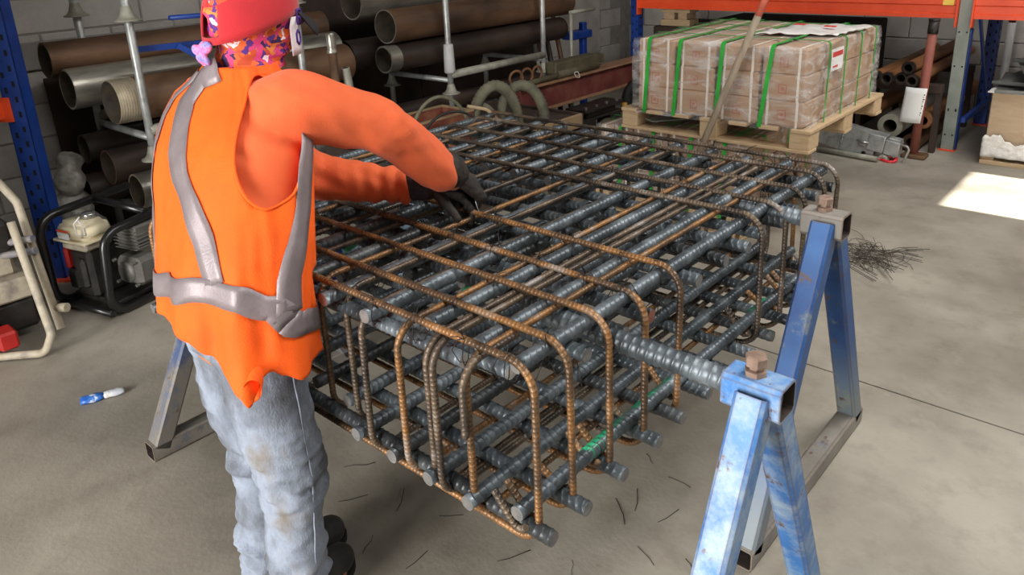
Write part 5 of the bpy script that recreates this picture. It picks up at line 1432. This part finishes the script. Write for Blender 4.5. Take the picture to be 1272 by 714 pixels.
for k in range(11): mb.box(.79 + .125 + .02 * (k / 11) - .010, .79 + .125 + .02 * (k / 11) + .002 + .004 * (k % 3), 4.9105, 4.9115, .30 + k * .016, .308 + k * .016)
mb.build('written_marks', MT['blackink'], tg)
# galvanised drawbar with a red hook
db = thing('drawbar', 'galvanised trailer drawbar lying on the floor beside the pallets', 'drawbar', (.6, 4.8, 0))
dxf = Matrix.Translation((.30, 4.80, .135)) @ Matrix.Rotation(R_(8), 4, 'Y')
mb = MB()
pts = [(0, -.06), (.30, -.085), (.37, -.085), (.40, -.05), (.40, .10), (0, .12)]
for y0, y1 in ((-.055, -.047), (.047, .055)):
    n = len(pts); vs = [(x, y, z) for y in (y0, y1) for x, z in pts]
    mb._add(vs, [list(range(n)), [n + k for k in range(n)][::-1]] + [(k, n + k, n + (k + 1) % n, (k + 1) % n) for k in range(n)], False, 0, dxf)
mb.box(0, .40, -.047, .047, .09, .10, 0, dxf); mb.build('channel', MT['galv'], db)
mb = MB(); mb.lathe([(0, .002), (.016, .002), (.016, 0)], 16, 0, dxf @ Matrix.Translation((.335, -.056, -.05)) @ Matrix.Rotation(R_(90), 4, 'X')); mb.build('pin_hole', MT['hole'], db)
mb = MB(); mb.bbox(.34, .455, -.06, .06, -.02, .105, .006, 0, dxf); mb.build('collar', MT['galv'], db)
mb = MB(); mb.bbox(.455, .555, -.05, .05, -.025, .085, .008, 0, dxf); mb.bbox(.47, .55, -.04, .04, .085, .10, .004, 0, dxf); mb.build('coupling_head', MT['galv'], db)
mb = MB(); mb.tube([dxf @ Vector(p) for p in fillet([(.55, -.03, .07), (.60, -.03, .07), (.615, -.03, .05), (.60, -.03, -.06), (.56, -.03, -.07)], .02, 4)], .008, 8); mb.build('release_handle', MT['galv'], db)
mb = MB(); mb.lathe([(.012, -.02), (.04, -.02), (.04, .02), (.012, .02)], 18, 0, dxf @ Matrix.Translation((.47, -.045, -.065)) @ Matrix.Rotation(R_(90), 4, 'X'), True, True); mb.build('jockey_roller', MT['galv_dull'], db)
mb = MB(); mb.bbox(.285, .335, -.075, -.055, .0, .03, .006, 0, dxf); mb.tube([dxf @ Vector((.27, -.07, .035)), dxf @ Vector((.36, -.075, .035))], .007, 8); mb.build('bolt', MT['chrome'], db)
mb = MB()
for k in range(9):
    c = dxf @ Vector((.165 + .004 * (k % 2), -.063, .085 - k * .016)); pts = []
    for j in range(10):
        a = 2 * math.pi * j / 10; pts.append(c + (Vector((.005 * math.cos(a), 0, .011 * math.sin(a))) if k % 2 else Vector((0, .005 * math.cos(a), .011 * math.sin(a)))))
    mb.tube(pts, .002, 5, False, closed=True)
mb.build('chain', MT['chrome'], db)
mb = MB(); mb.tube([(.28, 4.74, .022), (.74, 4.69, .022)], .021, 12); tag(mb.build('floor_tube', MT['galv_dull']), 'pale grey tube on the floor under the drawbar', 'tube')
hk = thing('lifting_hook', 'red lifting hook on a short shackle lying on the floor', 'hook', (.76, 4.78, 0))
MT['hookred'] = mat('bright_red_hook', [rgb(196, 32, 42), rgb(220, 50, 58)], 9, .35)
mb = MB(); pts = [(.80 + .045 * math.cos(a), 4.755 + .028 * math.sin(a), .018 + .012 * math.sin(a)) for a in [2 * math.pi * k / 18 for k in range(18)]]; mb.tube(pts, .011, 8, False, closed=True); mb.build('eye', MT['hookred'], hk)
mb = MB(); mb.tube(fillet([(.765, 4.75, .014), (.72, 4.74, .013), (.66, 4.745, .014), (.645, 4.72, .013), (.66, 4.70, .013), (.72, 4.705, .013)], .02, 4), .0125, 8); mb.build('hook_body', MT['hookred'], hk)
mb = MB(); mb.tube([(.765, 4.79, .075), (.80, 4.77, .055), (.83, 4.755, .032)], .008, 8); mb.build('shackle', MT['chrome'], hk)
# crate with sheet metal at the right edge
rc = thing('plywood_crate', 'plywood crate with torn white wrap on a timber base at the right edge', 'crate', (1.8, 5.4, 0))
MT['ply'] = mat('pale_brown_plywood', [rgb(150, 128, 104), rgb(178, 156, 130), rgb(164, 140, 114)], 3, .7, 0, .08, 40, stretch=(.7, 3, 3))
mb = MB(); mb.bbox(1.315, 2.5, 5.06, 5.95, .08, .495, .004); mb.build('box', MT['ply'], rc)
for y in (5.06, 5.5, 5.9):
    mb = MB(); mb.bbox(1.30, 2.5, y - .02, y + .06, 0, .03, .003); mb.build('board', MT['pine'], rc)
for x in (1.33, 1.9, 2.44):
    mb = MB(); mb.bbox(x - .03, x + .05, 5.06, 5.9, .03, .08, .003); mb.build('bearer', MT['pine'], rc)
mb = MB(); mb.bbox(1.29, 2.5, 5.03, 5.97, .497, .505, .002); mb.build('lid', MT['white'], rc)
G = [[Vector((1.30 + .9 * a, 5.045 - .012 - .012 * fbm((a, b, 0), (18, 9, 1)), .055 + b * (.13 + .03 * math.sin(a * 21) + .03 * fbm((a, 0, 0), (30, 1, 1))))) for a in [i / 60 for i in range(61)]] for b in [j / 8 for j in range(9)]]
MT['wrapw'] = mat('white_crinkled_wrap', [rgb(206, 202, 196), rgb(232, 230, 226)], 30, .35, 0, .5, 40)
cloth_sheet('torn_wrap', MT['wrapw'], rc, G, .003)
MT['sheetg'] = mat('dull_grey_sheet', [rgb(84, 86, 84), rgb(116, 118, 114)], 6, .5, .3, .06, 50)
for i, (dx, dy, rz, z, lab) in enumerate(((0, 0, 6, .510, 'lowest grey metal sheet on the plywood crate'), (.05, .05, -9, .560, 'second grey metal sheet on the crate, slightly turned'), (.10, .02, 12, .625, 'third grey metal sheet on the crate, tilted up'), (.16, .14, -16, .70, 'topmost grey metal sheet on the crate'))):
    mb = MB(); xf = Matrix.Translation((1.85 + dx, 5.45 + dy, z)) @ Matrix.Rotation(R_(rz), 4, 'Z') @ Matrix.Rotation(R_((0, 2.0, -2, 2)[i]), 4, 'X') @ Matrix.Rotation(R_((0, -1.2, 1.5, -2)[i]), 4, 'Y')
    mb.bbox(-.56, .56, -.42, .42, -.003, .003, .001, 0, xf); mb.box(-.56, .56, -.42, -.416, -.003, .022, 0, xf); tag(mb.build('metal_sheet', MT['sheetg']), lab, 'metal sheet', 'grey sheets on the crate')
mb = MB(); mb.pipe((1.62, 5.03, .60), (1.70, 5.6, .61), .02, .015, 14, 0, 1); tag(mb.build('tube_end', [MT['galv'], MT['pipe_in']]), 'bright tube end between the grey sheets on the crate', 'tube')
wp = thing('marker_post', 'white post with a red top standing behind the grey faced upright', 'post', (1.13, 6.5, 0))
mb = MB(); mb.tube([(1.13, 6.5, 0), (1.13, 6.5, .80)], .03, 12); mb.build('sleeve', MT['white'], wp); mb = MB(); mb.tube([(1.13, 6.5, .80), (1.13, 6.5, 1.06)], .026, 12); mb.build('top', mat('maroon_post_top', [rgb(96, 36, 34), rgb(112, 48, 44)], 6, .6), wp)

# ------------------------------------------------------------------ things on the floor and in the cage
tang = MB()
for k in range(75):
    c = Vector((1.20 + random.gauss(0, .07), 2.95 + random.gauss(0, .09), .004)); r = random.uniform(.02, .09); a0 = random.uniform(0, 6.28); h = random.uniform(.0, .05); sx = random.uniform(.5, 1.4)
    tang.tube([c + Vector((r * sx * math.cos(a0 + j * .5), r * math.sin(a0 + j * .5), h * math.sin(j * .5) ** 2)) for j in range(random.randint(4, 11))], .0013, 4, False)
for (p, q) in (((1.25, 2.98), (1.47, 3.02)), ((1.2, 2.88), (1.42, 2.84)), ((1.28, 2.9), (1.40, 2.74)), ((1.3, 3.0), (1.44, 3.16)), ((1.1, 2.8), (1.36, 2.66))):
    a = Vector((*p, .01)); b = Vector((*q, .01))
    for j in range(5):
        o = Vector((random.uniform(-.02, .02), random.uniform(-.03, .03), random.uniform(0, .02))); tang.tube([a + o, a.lerp(b, .5) + o * 1.5 + Vector((0, 0, .01)), b + o * 1.6], .0017, 4, False)
tag(tang.build('wire_tangle', mat('brown_grey_scrap_wire', [rgb(58, 52, 47), rgb(92, 84, 76)], 30, .6, .3)), 'tangled heap of dark scrap wire on the floor right of the trestle', 'wire heap', kind='stuff')
OFF = [(1.28, .66), (1.29, .73), (1.43, .56), (.73, .28), (.70, .30), (.61, .19), (1.15, .33), (1.40, .73), (1.35, .88), (.90, .33), (1.05, .10), (1.10, .42), (.95, .15), (.55, .05), (.80, .10), (1.30, .40), (1.20, .18), (1.55, .60), (1.50, .35), (1.62, .78), (.98, .50), (1.22, .92), (.50, .30), (1.33, .20), (.68, .02), (1.05, .72)]
w0 = None
for i, (x, y) in enumerate(OFF):
    if i % 13 == 0:
        L = .055
        mb = MB(); mb.tube([(-L, 0, .0016), (-L * .3, .006 if i else -.004, .002), (L * .4, .0, .0022), (L, .012 if i else .004, .0016)], .0012, 5)
        o = mb.build('wire_offcut', MT['wire'], loc=(x, y, 0), rot=(0, 0, random.uniform(0, 3.1))); src = o
    else:
        o = src.copy(); COL.objects.link(o); o.location = (x, y, 0); o.rotation_euler = (0, 0, random.uniform(0, 3.1)); o.scale = (random.uniform(.35, .95),) * 3
    tag(o, ('short dark wire offcut on the floor beside the boots of the worker' if x < .8 else 'short dark wire offcut on the floor below the near corner of the cage' if x < 1.27 else 'short dark wire offcut on the floor between the cage and the pale trestle'), 'wire', ('wire offcuts by the boots' if x < .8 else 'wire offcuts below the cage corner' if x < 1.27 else 'wire offcuts by the pale trestle'))
pk = thing('wrapper', 'crumpled blue and white plastic wrapper on the floor at the left', 'wrapper', (-.61, -.075, 0))
MT['wrap_blue'] = mat('blue_wrapper_print', [rgb(30, 84, 178), rgb(64, 120, 200), rgb(206, 214, 226)], 26, .35, 0, .2, 60, pos=[.35, .55, .62])
MT['wrap_clear'] = mat('pale_wrapper_film', [rgb(176, 182, 196), rgb(222, 226, 230), rgb(200, 168, 92)], 26, .25, 0, .3, 60, pos=[.3, .56, .68])
for nm, m, a0, a1, w in (('printed_half', MT['wrap_blue'], -.075, .005, .024), ('clear_half', MT['wrap_clear'], .0, .075, .021)):
    c0 = Vector((-.61, -.075, 0)); d = Vector((.35, .94, 0)); s_ = Vector((.94, -.35, 0)); mb = MB()
    pts = [c0 + d * (a0 + (a1 - a0) * k / 6) + Vector((0, 0, .014)) for k in range(7)]
    mb.tube(pts, w, 14, True, 0, [w * (.7 + .3 * math.sin(math.pi * (k + .6) / 7)) for k in range(7)])
    for v in mb.v:
        v.z = max(0.001, .012 + (v.z - .014) * .62 + .004 * fbm(v, (60, 60, 60))); v.x += .004 * fbm(v, (70, 70, 70))
    mb.build(nm, m, pk)
PC = {'blue': mat('blue_plastic', [rgb(22, 62, 190), rgb(34, 84, 214)], 9, .4), 'pale': mat('pale_blue_plastic', [rgb(150, 186, 214), rgb(188, 212, 228)], 9, .4), 'green': mat('green_plastic', [rgb(40, 126, 92), rgb(72, 160, 124)], 9, .4)}
SPC = [('blue', .36, .45), ('blue', .53, .385), ('blue', .55, .26), ('blue', .67, .17), ('pale', .54, .56), ('pale', .68, .415), ('pale', .83, .26), ('green', .545, .325), ('green', .69, .325), ('green', .81, .34), ('green', .94, .33), ('green', 1.07, .31), ('pale', .47, .66)]
seen = {}
for i, (c, x, y) in enumerate(SPC):
    n_ = seen.get(c, 0); seen[c] = n_ + 1
    wh = ('first', 'second', 'third', 'fourth', 'fifth')[n_]
    lab = {'blue': 'dark blue plastic spacer among the bars beside the vest, %s from the back' % wh, 'pale': 'pale blue plastic spacer among the bars below the gloves, %s one' % wh, 'green': 'green plastic spacer ring among the bars, %s from the vest' % wh}[c]
    if c == 'green':
        mb = MB(); mb.lathe([(.012, -.02), (.021, -.018), (.021, .018), (.012, .02)], 14, 0, Matrix.Translation((x, y, .79)) @ Matrix.Rotation(R_(90), 4, 'X') @ Matrix.Rotation(R_(random.uniform(0, 50)), 4, 'X'), True, True)
    else:
        mb = MB(); mb.bbox(-.028, .028, -.016, .016, -.018, .018, .004, 0, Matrix.Translation((x, y, .79)) @ Euler((random.uniform(-.4, .4), random.uniform(-.4, .4), random.uniform(0, 3))).to_matrix().to_4x4())
    tag(mb.build('plastic_spacer', PC[c]), lab, 'spacer', {'blue': 'dark blue spacers in the cage', 'pale': 'pale blue spacers in the cage', 'green': 'green spacers in the cage'}[c])
